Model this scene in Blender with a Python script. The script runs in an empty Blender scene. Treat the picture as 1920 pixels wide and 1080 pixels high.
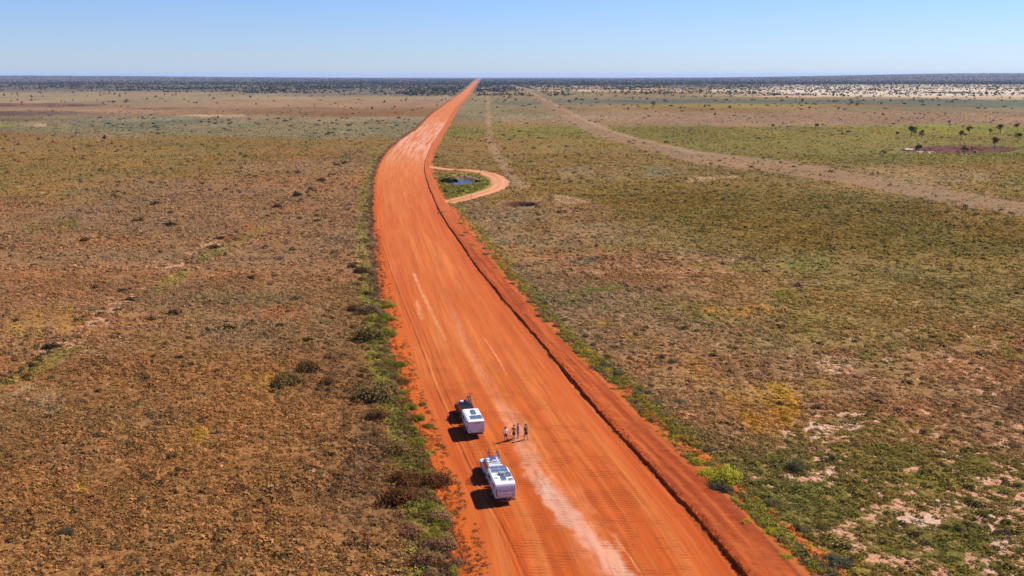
import bpy, bmesh, math
import numpy as np
from mathutils import Vector, Matrix
R = math.radians
C = bpy.context.scene.collection
sc = bpy.context.scene

# ---------------------------------------------------------------- camera, sky, sun, exposure
F_PX, CAM_H = 1800.0, 41.0
PITCH = math.atan(397/F_PX)
cam_d = bpy.data.cameras.new('camera'); cam = bpy.data.objects.new('camera', cam_d); C.objects.link(cam)
cam.location = (0, 0, CAM_H); cam.rotation_euler = (math.pi/2 - PITCH, 0, 0)
cam_d.sensor_width = 36; cam_d.lens = 36*F_PX/1920; cam_d.clip_start = 1; cam_d.clip_end = 80000
sc.camera = cam
SUN_EL, SUN_AZ = R(47), R(61)           # azimuth clockwise from +Y
w = bpy.data.worlds.new('World'); sc.world = w; w.use_nodes = True
nt = w.node_tree; bg = nt.nodes['Background']
sky = nt.nodes.new('ShaderNodeTexSky'); sky.sky_type = 'NISHITA'; sky.sun_disc = False
sky.sun_elevation = SUN_EL; sky.sun_rotation = SUN_AZ; sky.altitude = 300; sky.air_density = 1.0
sky.dust_density = 0.1; sky.ozone_density = 3.0
tint = nt.nodes.new('ShaderNodeMix'); tint.data_type = 'RGBA'; tint.blend_type = 'MULTIPLY'; tint.inputs[0].default_value = 1
tint.inputs[7].default_value = (.79, .96, 1.46, 1)     # white balance of the picture
nt.links.new(sky.outputs[0], tint.inputs[6]); nt.links.new(tint.outputs[2], bg.inputs[0]); bg.inputs[1].default_value = 0.05
sd = bpy.data.lights.new('sun', 'SUN'); sun = bpy.data.objects.new('sun', sd); C.objects.link(sun)
sd.energy = 5.0; sd.angle = R(0.5); sd.color = (1.0, 0.95, 0.87)
sv = Vector((math.cos(SUN_EL)*math.sin(SUN_AZ), math.cos(SUN_EL)*math.cos(SUN_AZ), math.sin(SUN_EL)))
sun.rotation_euler = sv.to_track_quat('Z', 'Y').to_euler()
sc.view_settings.view_transform = 'Standard'; sc.view_settings.look = 'None'
sc.view_settings.exposure = 0.95; sc.view_settings.gamma = 1.0
sc.render.engine = 'CYCLES'
sc.cycles.volume_step_rate = 1.0; sc.cycles.max_bounces = 5; sc.cycles.diffuse_bounces = 2
sc.cycles.volume_bounces = 0
rng = np.random.default_rng(11)

# ---------------------------------------------------------------- geometry helpers
st_, ct_ = math.sin(PITCH), math.cos(PITCH)
def G(u, v, z=0.0):                      # a point of the plain, read off the survey picture
    dx = (u-960)/F_PX; dy = (540-v)/F_PX
    t = (CAM_H-z)/(st_-dy*ct_)
    return (t*dx, t*(ct_+dy*st_), z)
def dep(y): return y*ct_+CAM_H*st_
def V_of(y): return 540-F_PX*(y*st_-CAM_H*ct_)/dep(y)*-1 if False else 540+F_PX*(CAM_H*ct_-y*st_)/dep(y)
def U_of(x, y): return 960+F_PX*x/dep(y)
def X_of(u, y): return (u-960)*dep(y)/F_PX

def hsh(ix, iy, seed):
    h = (ix.astype(np.int64)*374761393 + iy.astype(np.int64)*668265263 + seed*1442695041) & 0xffffffff
    h = ((h ^ (h >> 13))*1274126177) & 0xffffffff
    return ((h ^ (h >> 16)) & 0xffff)/65535.0
def vn(x, y, seed=0):
    x = np.asarray(x, float); y = np.asarray(y, float)
    ix = np.floor(x); iy = np.floor(y); fx = x-ix; fy = y-iy
    fx = fx*fx*(3-2*fx); fy = fy*fy*(3-2*fy)
    a = hsh(ix, iy, seed); b = hsh(ix+1, iy, seed); c = hsh(ix, iy+1, seed); d = hsh(ix+1, iy+1, seed)
    return (a*(1-fx)+b*fx)*(1-fy)+(c*(1-fx)+d*fx)*fy
def fbm(x, y, seed=0, o=4):
    s = 0; a = .5; n = 0
    for k in range(o):
        s = s+a*vn(x*2**k+17.3*k, y*2**k-9.1*k, seed+k); n += a; a *= .55
    return s/n
def sm(a, b, x): t = np.clip((x-a)/(b-a), 0, 1); return t*t*(3-2*t)
def lin(c):
    c = np.asarray(c, float)/255.; return np.where(c < .04045, c/12.92, ((c+.055)/1.055)**2.4)
GAIN = np.array([2.22, 2.30, 2.50])
def alb(*c): return lin(c)/GAIN          # picture colour of a sunlit flat patch -> base colour

def mesh_np(name, V, F, mat, parent=None, attrs=None, smooth=False):
    V = np.asarray(V, np.float32); F = np.asarray(F, np.int32)
    me = bpy.data.meshes.new(name); k = F.shape[1]
    me.vertices.add(len(V)); me.vertices.foreach_set('co', V.ravel())
    me.loops.add(F.size); me.loops.foreach_set('vertex_index', F.ravel())
    me.polygons.add(len(F)); me.polygons.foreach_set('loop_start', np.arange(len(F), dtype=np.int32)*k)
    if smooth: me.polygons.foreach_set('use_smooth', np.ones(len(F), bool))
    for n, a in (attrs or {}).items():
        a = np.asarray(a, np.float32)
        if a.ndim == 1: at = me.attributes.new(n, 'FLOAT', 'POINT'); at.data.foreach_set('value', a)
        else:
            at = me.attributes.new(n, 'FLOAT_COLOR', 'POINT')
            at.data.foreach_set('color', np.concatenate([a, np.ones((len(a), 1), np.float32)], 1).ravel())
    me.update(calc_edges=True); me.validate()
    me.materials.append(mat)
    o = bpy.data.objects.new(name, me); C.objects.link(o)
    if parent: o.parent = parent
    return o
def tag(o, label=None, cat=None, group=None, kind=None):
    if label: o['label'] = label
    if cat: o['category'] = cat
    if group: o['group'] = group
    if kind: o['kind'] = kind
    return o
def empty(name, loc, rz=0):
    o = bpy.data.objects.new(name, None); C.objects.link(o); o.location = loc; o.rotation_euler = (0, 0, rz)
    o.empty_display_size = .3; return o
def copy_tree(o, parent=None):
    c = o.copy(); C.objects.link(c)
    if parent: c.parent = parent
    for ch in list(o.children): copy_tree(ch, c)
    return c

# ---------------------------------------------------------------- materials
def newmat(name):
    m = bpy.data.materials.new(name); m.use_nodes = True
    return m, m.node_tree.nodes, m.node_tree.links, m.node_tree.nodes['Principled BSDF']
def noise(N, L, vec, scale, detail=3, rough=.55):
    n = N.new('ShaderNodeTexNoise'); n.inputs['Scale'].default_value = scale
    n.inputs['Detail'].default_value = detail; n.inputs['Roughness'].default_value = rough
    if vec: L.new(vec, n.inputs['Vector'])
    return n.outputs['Fac']
def math_(N, L, op, a, b=None, c=None):
    n = N.new('ShaderNodeMath'); n.operation = op
    for i, x in enumerate((a, b, c)):
        if x is None: continue
        if isinstance(x, (int, float)): n.inputs[i].default_value = x
        else: L.new(x, n.inputs[i])
    return n.outputs[0]
def mr(N, L, x, a, b, c=0, d=1):
    n = N.new('ShaderNodeMapRange'); n.interpolation_type = 'SMOOTHSTEP'; L.new(x, n.inputs[0])
    for i, q in zip((1, 2, 3, 4), (a, b, c, d)):
        if isinstance(q, (int, float)): n.inputs[i].default_value = q
        else: L.new(q, n.inputs[i])
    return n.outputs[0]
def mixc(N, L, f, a, b, mode='MIX'):
    n = N.new('ShaderNodeMix'); n.data_type = 'RGBA'; n.blend_type = mode
    for i, x in ((0, f), (6, a), (7, b)):
        if isinstance(x, (int, float)): n.inputs[i].default_value = x
        elif isinstance(x, (tuple, list, np.ndarray)): n.inputs[i].default_value = (*[float(q) for q in x[:3]], 1)
        else: L.new(x, n.inputs[i])
    return n.outputs[2]
def scale_col(N, L, col, fac):
    n = N.new('ShaderNodeVectorMath'); n.operation = 'SCALE'; L.new(col, n.inputs[0]); L.new(fac, n.inputs['Scale']); return n.outputs[0]
def paint(name, col, rough=.5, metal=0.0, spec=.5, var=.08, scale=6, coat=0, dust=0.0):
    m, N, L, b = newmat(name); tc = N.new('ShaderNodeTexCoord')
    f = noise(N, L, tc.outputs['Object'], scale, 4)
    c = mixc(N, L, f, [x*(1-var) for x in col], [min(1, x*(1+var)) for x in col])
    if dust:
        f2 = mr(N, L, noise(N, L, tc.outputs['Object'], 2.3, 5, .7), .45, .75, 0, dust)
        c = mixc(N, L, f2, c, tuple(alb(215, 130, 85)))
    L.new(c, b.inputs['Base Color']); b.inputs['Roughness'].default_value = rough
    b.inputs['Metallic'].default_value = metal; b.inputs['Specular IOR Level'].default_value = spec
    b.inputs['Coat Weight'].default_value = coat
    return m

def ground_mat():
    m, N, L, b = newmat('plain_ground')
    geo = N.new('ShaderNodeNewGeometry'); P = geo.outputs['Position']
    at = {}
    for n in ('veg', 'soil', 'dens', 'plain'):
        a = N.new('ShaderNodeAttribute'); a.attribute_name = n; at[n] = a
    n1 = noise(N, L, P, 1.5, 2); n2 = noise(N, L, P, .42, 3); n3 = noise(N, L, P, .075, 3); n4 = noise(N, L, P, .016, 3)
    s = math_(N, L, 'ADD', math_(N, L, 'MULTIPLY', n1, .42), math_(N, L, 'MULTIPLY', n2, .28))
    s = math_(N, L, 'ADD', s, math_(N, L, 'MULTIPLY', n3, .18)); s = math_(N, L, 'ADD', s, math_(N, L, 'MULTIPLY', n4, .12))
    thr = mr(N, L, at['dens'].outputs['Fac'], 0, 1, .68, .32)
    n_ = N.new('ShaderNodeMapRange'); L.new(s, n_.inputs[0]); L.new(math_(N, L, 'SUBTRACT', thr, .03), n_.inputs[1]); L.new(math_(N, L, 'ADD', thr, .03), n_.inputs[2])
    mask = n_.outputs[0]
    v1 = mr(N, L, noise(N, L, P, 2.3, 3, .7), .25, .75, .50, 1.40)
    v2 = mr(N, L, noise(N, L, P, .19, 4, .65), .3, .7, .82, 1.16)
    veg = scale_col(N, L, at['veg'].outputs['Color'], math_(N, L, 'MULTIPLY', v1, v2))
    s1 = mr(N, L, noise(N, L, P, 4.1, 4, .7), .3, .7, .70, 1.22)
    soil = scale_col(N, L, at['soil'].outputs['Color'], s1)
    col = mixc(N, L, mask, soil, veg)
    col = mixc(N, L, at['plain'].outputs['Fac'], col, soil)
    L.new(col, b.inputs['Base Color']); b.inputs['Roughness'].default_value = 1; b.inputs['Specular IOR Level'].default_value = .05
    bm_ = N.new('ShaderNodeBump'); bm_.inputs['Strength'].default_value = .75; bm_.inputs['Distance'].default_value = .45
    h = math_(N, L, 'ADD', math_(N, L, 'MULTIPLY', mask, .45), math_(N, L, 'MULTIPLY', n1, .8))
    h = math_(N, L, 'MULTIPLY', h, math_(N, L, 'SUBTRACT', 1.0, math_(N, L, 'MULTIPLY', at['plain'].outputs['Fac'], .8)))
    L.new(h, bm_.inputs['Height']); L.new(bm_.outputs[0], b.inputs['Normal'])
    return m
def road_mat():
    m, N, L, b = newmat('graded_earth')
    geo = N.new('ShaderNodeNewGeometry'); P = geo.outputs['Position']
    a = N.new('ShaderNodeAttribute'); a.attribute_name = 'col'
    cr = N.new('ShaderNodeAttribute'); cr.attribute_name = 'corr'
    uvn = N.new('ShaderNodeAttribute'); uvn.attribute_name = 'rt'      # across / along the road, metres
    mp = N.new('ShaderNodeMapping'); mp.inputs['Scale'].default_value = (4.2, .10, 1); L.new(uvn.outputs['Vector'], mp.inputs[0])
    st = noise(N, L, mp.outputs[0], 1.0, 4, .7)
    mp3 = N.new('ShaderNodeMapping'); mp3.inputs['Scale'].default_value = (1.1, .03, 1); L.new(uvn.outputs['Vector'], mp3.inputs[0])
    st2 = noise(N, L, mp3.outputs[0], 1.0, 3, .6)
    fine = noise(N, L, P, 7, 4, .75)
    mp2 = N.new('ShaderNodeMapping'); mp2.inputs['Rotation'].default_value = (0, 0, R(4)); L.new(P, mp2.inputs[0])
    wv = N.new('ShaderNodeTexWave'); wv.bands_direction = 'Y'; wv.inputs['Scale'].default_value = .62; wv.inputs['Distortion'].default_value = 5.5
    wv.inputs['Detail'].default_value = 3; wv.inputs['Detail Scale'].default_value = .7; L.new(mp2.outputs[0], wv.inputs[0])
    wm = math_(N, L, 'MULTIPLY', math_(N, L, 'MULTIPLY', mr(N, L, noise(N, L, P, .22, 4, .65), .46, .60), mr(N, L, st, .35, .6)), cr.outputs['Fac'])
    wvm = math_(N, L, 'MULTIPLY', wv.outputs['Fac'], wm)
    f = math_(N, L, 'MULTIPLY', mr(N, L, st, .3, .7, .89, 1.09), mr(N, L, fine, .25, .75, .90, 1.09))
    f = math_(N, L, 'MULTIPLY', f, mr(N, L, st2, .3, .7, .90, 1.10))
    f = math_(N, L, 'SUBTRACT', f, math_(N, L, 'MULTIPLY', wvm, .26))
    L.new(scale_col(N, L, a.outputs['Color'], f), b.inputs['Base Color'])
    b.inputs['Roughness'].default_value = .95; b.inputs['Specular IOR Level'].default_value = .1
    h = math_(N, L, 'ADD', math_(N, L, 'MULTIPLY', st, .04), math_(N, L, 'MULTIPLY', fine, .07))
    h = math_(N, L, 'SUBTRACT', h, math_(N, L, 'MULTIPLY', wvm, .14))
    bp = N.new('ShaderNodeBump'); bp.inputs['Strength'].default_value = .8; bp.inputs['Distance'].default_value = .6
    L.new(h, bp.inputs['Height']); L.new(bp.outputs[0], b.inputs['Normal'])
    return m
def leaf_mat(name, objcol=False):
    m, N, L, b = newmat(name)
    a = N.new('ShaderNodeAttribute'); a.attribute_name = 'col'; c = a.outputs['Color']
    if objcol:
        oi = N.new('ShaderNodeObjectInfo'); c = mixc(N, L, 1.0, c, oi.outputs['Color'], 'MULTIPLY')
    geo = N.new('ShaderNodeNewGeometry')
    f = mr(N, L, noise(N, L, geo.outputs['Position'], 9, 2), .3, .7, .85, 1.15)
    cc = scale_col(N, L, c, f); L.new(cc, b.inputs['Base Color'])
    b.inputs['Roughness'].default_value = .9; b.inputs['Specular IOR Level'].default_value = .08
    tr = N.new('ShaderNodeBsdfTranslucent'); L.new(cc, tr.inputs[0]); mx = N.new('ShaderNodeMixShader'); mx.inputs[0].default_value = .42
    L.new(b.outputs[0], mx.inputs[1]); L.new(tr.outputs[0], mx.inputs[2]); L.new(mx.outputs[0], N['Material Output'].inputs['Surface'])
    return m
M_GROUND = ground_mat(); M_ROAD = road_mat(); M_STUFF = leaf_mat('grass_leaf'); M_LEAF = leaf_mat('shrub_leaf', True)
M_BARK = paint('bark', (.09, .065, .05), .9, var=.3, scale=9)

# ---------------------------------------------------------------- road edges (picture survey -> metres)
def curve(pts):
    pts = sorted(pts, key=lambda p: p[1])
    v = np.array([p[1] for p in pts], float); u = np.array([p[0] for p in pts], float)
    wv = np.linspace(math.log(146.2-141), math.log(1500-141), 1400); vv = np.exp(wv)+141
    uu = np.interp(vv, v, u)
    lo = vv < v[0]; uu[lo] = u[0]+(vv[lo]-v[0])*(u[1]-u[0])/(v[1]-v[0])
    hi = vv > v[-1]; uu[hi] = u[-1]+(vv[hi]-v[-1])*(u[-1]-u[-2])/(v[-1]-v[-2])
    k = np.exp(-.5*(np.arange(-36, 37)/13.)**2); k /= k.sum()
    base = np.linspace(uu[0], uu[-1], len(uu)); ext = np.pad(uu-base, 36, mode='reflect', reflect_type='odd')
    us = np.convolve(ext, k, 'valid')+base
    return lambda y: X_of(np.interp(V_of(np.asarray(y, float)), vv, us), np.asarray(y, float))
L_PX = [(897.6,146.5),(893,150),(868,172),(836,195),(808,215),(785,240),(752,262),(722,290),(706,325),(703,380),(705,430),(712,500),(722,560),(735,620),(752,700),(775,770),(800,850),(830,930),(850,1000),(862,1080)]
R_PX = [(899.6,146.5),(896,150),(872,184),(855,200),(832,237),(807,275),(793,312),(800,342),(814,378),(832,414),(850,440),(900,512),(944,566),(989,619),(1033,670),(1058,700),(1125,781),(1199,862),(1269,939),(1340,1020),(1387,1080)]
O_PX = [(900.2,146.5),(898,150),(876,184),(859,200),(841,234),(819,270),(805,303),(812,337),(836,378),(868,420),(900,459),(959,533),(1020,604),(1082,670),(1118,700),(1196,777),(1280,855),(1352,925),(1462,1017),(1530,1080)]
XL, XR, XO = curve(L_PX), curve(R_PX), curve(O_PX)
def polyline_dist(x, y, pts):
    """distance to a polyline given by picture points, and position along it"""
    P = [G(*p[:2]) for p in pts]; d = np.full(x.shape, 1e9); tt = np.zeros(x.shape); s = 0
    for i in range(len(P)-1):
        ax, ay = P[i][:2]; bx, by = P[i+1][:2]; vx, vy = bx-ax, by-ay; l2 = vx*vx+vy*vy
        t = np.clip(((x-ax)*vx+(y-ay)*vy)/l2, 0, 1); q = np.hypot(x-ax-t*vx, y-ay-t*vy)
        m = q < d; d = np.where(m, q, d); tt = np.where(m, (i+t)/(len(P)-1), tt)
    return d, tt

# ---------------------------------------------------------------- what grows where on the plain
TY = {  # plant colour, soil colour, cover
 'T': ((100,96,90),(155,138,115),.55), 'N': ((156,134,104),(174,150,118),.5), 'P': ((158,124,96),(178,144,112),.5),
 'G': ((132,118,88),(166,146,110),.5), 'O': ((145,112,64),(175,138,92),.6), 'B': ((157,114,80),(182,132,98),.75),
 'D': ((144,104,66),(175,118,80),.75), 'F': ((153,107,66),(216,152,114),.70), 'W': ((112,108,92),(226,210,192),.30),
 'E': ((136,118,60),(155,132,82),.75), 'M': ((142,114,66),(176,144,98),.6), 'H': ((128,102,48),(160,128,76),.75),
 'K': ((157,118,84),(192,150,116),.70), 'Q': ((126,106,54),(215,162,136),.50), 'J': ((150,108,74),(212,164,134),.60),
 'S': ((100,102,88),(152,140,110),.75), 'Y': ((176,132,54),(192,144,74),.55), 'R': ((112,76,68),(126,84,74),.6),
 'U': ((112,88,78),(132,106,90),.6), 'C': ((195,160,128),(212,182,150),.4), 'Z': ((126,112,50),(160,124,66),.85),
 'V': ((146,140,56),(165,142,72),.75), 'X': ((116,82,60),(160,104,70),.8), 'w': ((122,100,54),(226,196,180),.44), 'A': ((190,100,52),(226,108,46),.15)}
TV = np.array([np.concatenate([alb(*a), alb(*b), [c]]) for a, b, c in TY.values()]); TI = {k: i for i, k in enumerate(TY)}
ROWS = [(146,'TTT','TTTT'),(160,'TTT','TTTT'),(169,'TTT','TMWW'),(176,'NNT','GMWW'),(184,'NNN','GGMC'),(190,'NNP','GSSS'),
 (198,'PPP','GOOS'),(206,'PPD','GOOG'),(214,'UPD','GPPP'),(222,'GNN','GPPP'),(232,'GGG','OPPP'),(242,'GGG','EEEE'),(252,'DGG','EEEE'),
 (262,'OOO','OEEE'),(290,'OOD','OMEE'),(320,'OOB','OMMO'),(350,'OBB','OHMM'),(400,'BBB','KHHO'),(450,'BBB','KMHH'),
 (500,'BBB','KJMM'),(560,'BBD','KKMM'),(620,'BBD','KKMJ'),(690,'FFD','KKJJ'),(760,'FFF','KKJJ'),(830,'FFF','KJQJ'),
 (920,'FFF','FQQQ'),(1010,'FFF','FQQQ'),(1300,'FFF','FQQQ')]
CU = [(0,350,700),(940,1250,1550,1920)]
PATCH = [ # u, v, ru, rv, type, strength
 (60,197,190,3.5,'R',.9),(330,203,70,2.5,'R',.8),(60,212,130,5,'U',.95),(60,224,110,4,'U',.8),(25,237,40,3,'V',.9),(115,236,20,4,'C',.8),
 (300,228,150,14,'S',.45),(520,240,190,9,'G',.6),(420,218,70,3,'C',.7),(480,213,120,3,'O',.5),
 (430,285,180,22,'Z',.25),(330,300,110,16,'O',.7),(560,310,110,14,'P',.35),(90,420,60,16,'Z',.35),(60,600,70,26,'Y',.35),(110,660,90,20,'C',.35),
 (60,660,60,22,'J',.6),(170,690,70,26,'J',.6),(20,760,50,30,'C',.35),(60,900,60,60,'J',.55),(230,810,60,30,'J',.45),(350,822,22,14,'Y',.9),(360,600,80,14,'Y',.3),(470,720,50,18,'Y',.4),
 (590,690,40,10,'A',.35),(120,930,25,10,'Y',.6),(220,1000,22,10,'Y',.5),(540,590,60,14,'A',.22),(450,560,70,14,'Z',.2),(330,640,60,18,'Y',.3),(620,700,80,50,'X',.5),(690,900,90,160,'X',.45),(680,640,60,60,'X',.35),
 (1450,170,480,3,'W',.55),(1700,181,300,1.6,'W',.65),(1500,181,70,1.6,'C',.9),(1750,164,320,9,'W',.85),(1100,166,160,5,'C',.6),(1650,191,260,5,'S',.8),(1160,190,150,4,'S',.8),(1110,185,220,5,'R',.15),(985,192,60,4,'S',.9),
 (1350,198,200,4,'V',.35),(1650,207,250,4,'G',.6),(1450,222,330,9,'P',.6),(1780,240,150,9,'V',.8),(1500,262,330,22,'E',.6),(1250,262,60,14,'E',.5),
 (1260,345,130,16,'M',.5),(1250,372,190,28,'H',.7),(1420,368,180,18,'H',.5),(1330,335,60,4,'C',.55),(1160,322,120,12,'N',.4),(1090,298,100,10,'H',.35),(1080,275,110,10,'E',.35),
 (1700,330,130,18,'C',.22),(1880,345,60,24,'E',.6),(1000,400,60,14,'N',.5),(1080,392,80,14,'P',.35),(1040,375,40,8,'C',.45),
 (1100,440,60,24,'P',.35),(1450,420,220,36,'H',.55),(1800,420,200,40,'H',.35),(1720,470,200,40,'E',.25),(1530,495,60,14,'E',.6),(1370,500,60,10,'E',.5),(1470,497,18,3,'Y',.8),(1395,492,10,2.5,'w',.7),(1340,488,22,3,'w',.5),
 (1100,487,25,5,'S',.3),(1060,492,40,4,'S',.25),(1120,470,14,3,'E',.8),(1150,545,45,7,'E',.8),(1120,552,70,5,'E',.6),(1280,570,70,11,'E',.8),(1330,592,45,9,'E',.8),(1060,545,35,5,'E',.7),(1080,568,40,6,'E',.6),(1215,658,28,8,'E',.9),(1240,640,20,6,'Y',.7),(1130,615,50,8,'Y',.6),(1190,645,30,12,'Y',.5),
 (1410,572,35,9,'Y',.8),(1360,580,25,8,'Y',.6),(1435,576,20,5,'Y',.6),(1500,545,32,6,'Z',.9),(1500,560,50,7,'E',.3),(1540,592,60,8,'E',.6),(1520,613,40,7,'E',.7),(1740,620,40,14,'E',.8),(1650,640,30,8,'E',.7),(1615,665,22,8,'E',.9),(1700,665,40,12,'E',.5),(1850,620,60,16,'E',.6),
 (1860,600,18,5,'w',.8),(1700,560,30,6,'C',.5),(1830,620,20,8,'w',.5),(1560,690,60,20,'C',.35),(1640,690,70,20,'E',.35),(1740,710,70,20,'E',.4),(1900,650,30,14,'Z',.6),
 (1390,760,80,30,'Y',.95),(1330,735,60,16,'Y',.5),(1450,735,60,22,'Y',.45),(1400,795,50,6,'Y',.6),(1280,700,40,20,'Y',.3),
 (1500,800,110,16,'w',.55),(1560,840,80,14,'J',.6),(1680,680,40,10,'w',.5),(1720,700,30,16,'J',.6),(1700,740,200,24,'K',.8),(1830,810,100,26,'K',.5),(1850,740,70,22,'J',.5),
 (1540,900,26,30,'w',.55),(1610,930,30,20,'w',.5),(1730,945,40,10,'w',.8),(1650,980,40,14,'w',.7),(1570,960,20,12,'w',.5),(1860,1000,40,24,'w',.5),(1800,1040,24,16,'w',.5),(1900,925,30,12,'w',.7),(1620,1010,30,14,'w',.5),(1480,860,30,10,'w',.5),(1700,1065,30,8,'w',.5),
 (1450,870,60,26,'Z',.6),(1660,860,90,18,'Z',.6),(1750,900,80,18,'Z',.5),(1520,950,70,30,'Z',.5),(1700,1010,110,30,'Z',.5),(1880,900,50,18,'Z',.6)]
TRACK_OLD = [(-40,720),(40,690),(120,640),(200,590),(265,545),(330,500),(380,462),(430,445),(500,405),(560,370),(600,335),(640,300),(690,270)]
TRACK_THIN = [(912,160),(914,185),(917,215),(916,240),(920,262),(928,285),(942,308),(958,330),(985,352)]
TRACK_EDGE = [(-20,247),(200,250),(400,256),(560,263),(660,270),(722,279)]
STRIP_UP = [(958,160),(990,170),(1018,183),(1060,204),(1112,230),(1168,252),(1300,283),(1500,306),(1700,343),(1920,381),(2300,445)]
STRIP_LO = [(960,162),(985,178),(1012,192),(1045,214),(1078,234),(1112,255),(1180,272),(1290,303),(1480,328),(1600,347),(1750,376),(1920,407),(2300,480)]
SIDE_LOOP = [(796,312),(821,315.5),(848,318.5),(875,319),(898,321.5),(918,327),(931,333),(938,340),(938,347),(930,354),(914,360),(893,366),(868,372.5),(848,377.5),(836,381)]
GREEN_BELT = [(705,282),(700,300),(691,330),(685,360),(683,400),(681,430),(682,455),(688,500),(694,540),(708,600),(716,650),(735,720),(755,775),(775,830),(790,880),(800,930),(812,990),(830,1060),(840,1130)]
RIGHT_BELT = [(838,250),(824,275),(815,300),(835,400),(872,440),(905,475),(950,520),(985,560),(1030,600),(1075,645),(1120,690),(1170,735),(1220,775),(1260,810),(1300,850),(1364,920),(1426,980),(1496,1050),(1560,1110)]

def field(x, y):
    n = len(x)
    d0 = np.maximum(dep(y), 30)
    amp = np.minimum(2.5+.035*d0, 30+.012*d0)
    wx = x+(fbm(x/(amp*2.2), y/(amp*2.2), 5)-.5)*amp*2.6; wy = y+(fbm(x/(amp*2.2), y/(amp*2.2), 9)-.5)*amp*2.6
    # finer ragged edges
    a2 = amp*.28; wx = wx+(fbm(x/a2, y/a2, 15, 3)-.5)*a2*2.5; wy = wy+(fbm(x/a2, y/a2, 19, 3)-.5)*a2*2.5
    wy = np.maximum(wy, 20)
    u = U_of(wx, wy); v = np.clip(V_of(wy), 146, 1299); u_t = U_of(x, y); v_t = V_of(y)
    rv = np.array([r[0] for r in ROWS], float); ri = np.clip(np.searchsorted(rv, v)-1, 0, len(rv)-2)
    fv = np.clip((v-rv[ri])/(rv[ri+1]-rv[ri]), 0, 1)
    left = x < (XL(y)+XR(y))/2
    tabL = np.array([[TV[TI[c]] for c in r[1]] for r in ROWS]); tabR = np.array([[TV[TI[c]] for c in r[2]] for r in ROWS])
    out = np.zeros((n, 7))
    for tab, cu, m in ((tabL, CU[0], left), (tabR, CU[1], ~left)):
        cu = np.array(cu, float); uu = np.clip(u[m], cu[0], cu[-1]); ci = np.clip(np.searchsorted(cu, uu)-1, 0, len(cu)-2)
        fu = ((uu-cu[ci])/(cu[ci+1]-cu[ci]))[:, None]; f = sm(.15, .85, fv[m])[:, None]; r = ri[m]
        out[m] = (tab[r, ci]*(1-fu)+tab[r, ci+1]*fu)*(1-f)+(tab[r+1, ci]*(1-fu)+tab[r+1, ci+1]*fu)*f
    brk = .30+.70*sm(.40, .60, fbm(x/np.maximum(1.6, d0*.012), y/np.maximum(1.6, d0*.02), 141, 4))
    for (pu, pv, ru, rr, t, s) in PATCH:
        q = ((u-pu)/ru)**2+((v-pv)/rr)**2; k = (1-sm(.35, 1.5, q))*s; k = np.clip(k*brk*1.25, 0, 1) if pv > 255 else k*(.55+.45*brk)
        m = k > 0
        if m.any(): out[m] = out[m]*(1-k[m, None])+TV[TI[t]]*k[m, None]
    nz = fbm(x/3.1, y/3.1, 31, 3); nb = fbm(x/14., y/14., 33, 4)
    def blend(k, t, dens=None):
        nonlocal out
        t = TV[TI[t]].copy()
        if dens is not None: t[6] = dens
        out = out*(1-k[:, None])+t*k[:, None]
    # old wheel tracks with bare earth and green regrowth
    d, tt = polyline_dist(x, y, TRACK_OLD); d = d+(nz-.5)*3
    blend((1-sm(.8, 3.0, d+(nz-.5)*3))*sm(.34, .52, nb)*.8*(left)*(tt < .56), 'J', .25); blend((1-sm(.4, 1.6, d+(nz-.5)*3))*sm(.40, .55, nb)*.7*left*np.exp(-((tt-.60)/.06)**2), 'A', .4)
    d2, _ = polyline_dist(x, y, [(a+18, b+9) for a, b in TRACK_OLD]); blend((1-sm(.8, 2.6, d2+(nz-.5)*3))*sm(.36, .56, 1-nb+(nz-.5)*.3)*.4*left*sm(.35, .2, tt-.35), 'V', .8)
    d, _ = polyline_dist(x, y, TRACK_EDGE); blend((1-sm(.6, 3.2, d))*.6, 'Z')
    d, _ = polyline_dist(x, y, TRACK_THIN); blend((1-sm(1.6, 3.6, d+(nz-.5)*2))*.75, 'P', .35)
    # the wide cleared strip
    vu = np.interp(u_t, [p[0] for p in STRIP_UP], [p[1] for p in STRIP_UP]); vl = np.interp(u_t, [p[0] for p in STRIP_LO], [p[1] for p in STRIP_LO])
    wob = (nb-.5)*(vl-vu)*.5; k = sm(-.12, .12, (v_t-vu+wob)/(vl-vu+.01))*sm(-.12, .12, (vl-v_t-wob)/(vl-vu+.01))*(u_t > 958)*(~left)
    blend(k*.9, 'P', .55)
    blend(k*(1-sm(0, .35, (v_t-vu)/(vl-vu+.01)))*.5*sm(1500, 1250, u_t), 'C')
    # verge belts
    d, _ = polyline_dist(x, y, GREEN_BELT); blend((1-sm(1.2, 3.2, d+(nz-.5)*2.4))*.85*left*sm(.3, .5, nb+.12)*(1-.55*sm(140, 220, y)), 'V', .9)
    xl = XL(y); xr = XR(y); xo = XO(y)
    blend(left*sm(3.6, 1.6, xl-x+(nz-.5)*3)*sm(5, 3, np.abs(xl-x)), 'X', .8)
    blend(left*(1-sm(.0, 1.1, xl-x+(nz-.5)*1.6))*1.0, 'A', .1)
    rs = x-xo
    far = sm(700, 300, y)
    blend((~left)*sm(5.2, 2.4, rs+(nz-.5)*4)*far*.75*sm(.35, .55, nb+.1), 'Z', .8)
    blend((~left)*sm(3.4, 2.2, rs+(nz-.5)*2.6)*far*.55*sm(.45, .58, nb), 'Y', .7)
    blend((~left)*(1-sm(.5+1.2*sm(200, 90, y), 1.4+2.0*sm(200, 90, y), rs+(nz-.5)*1.8))*1.0, 'A', .1)
    # pond bank, green island inside the loop, dry pit, claypan
    inner = ((u_t-868)/66)**2+((v_t-346)/24)**2
    blend((1-sm(.5, 1.1, inner+(nz-.5)*.6))*(~left)*.9, 'V', .85)
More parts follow.
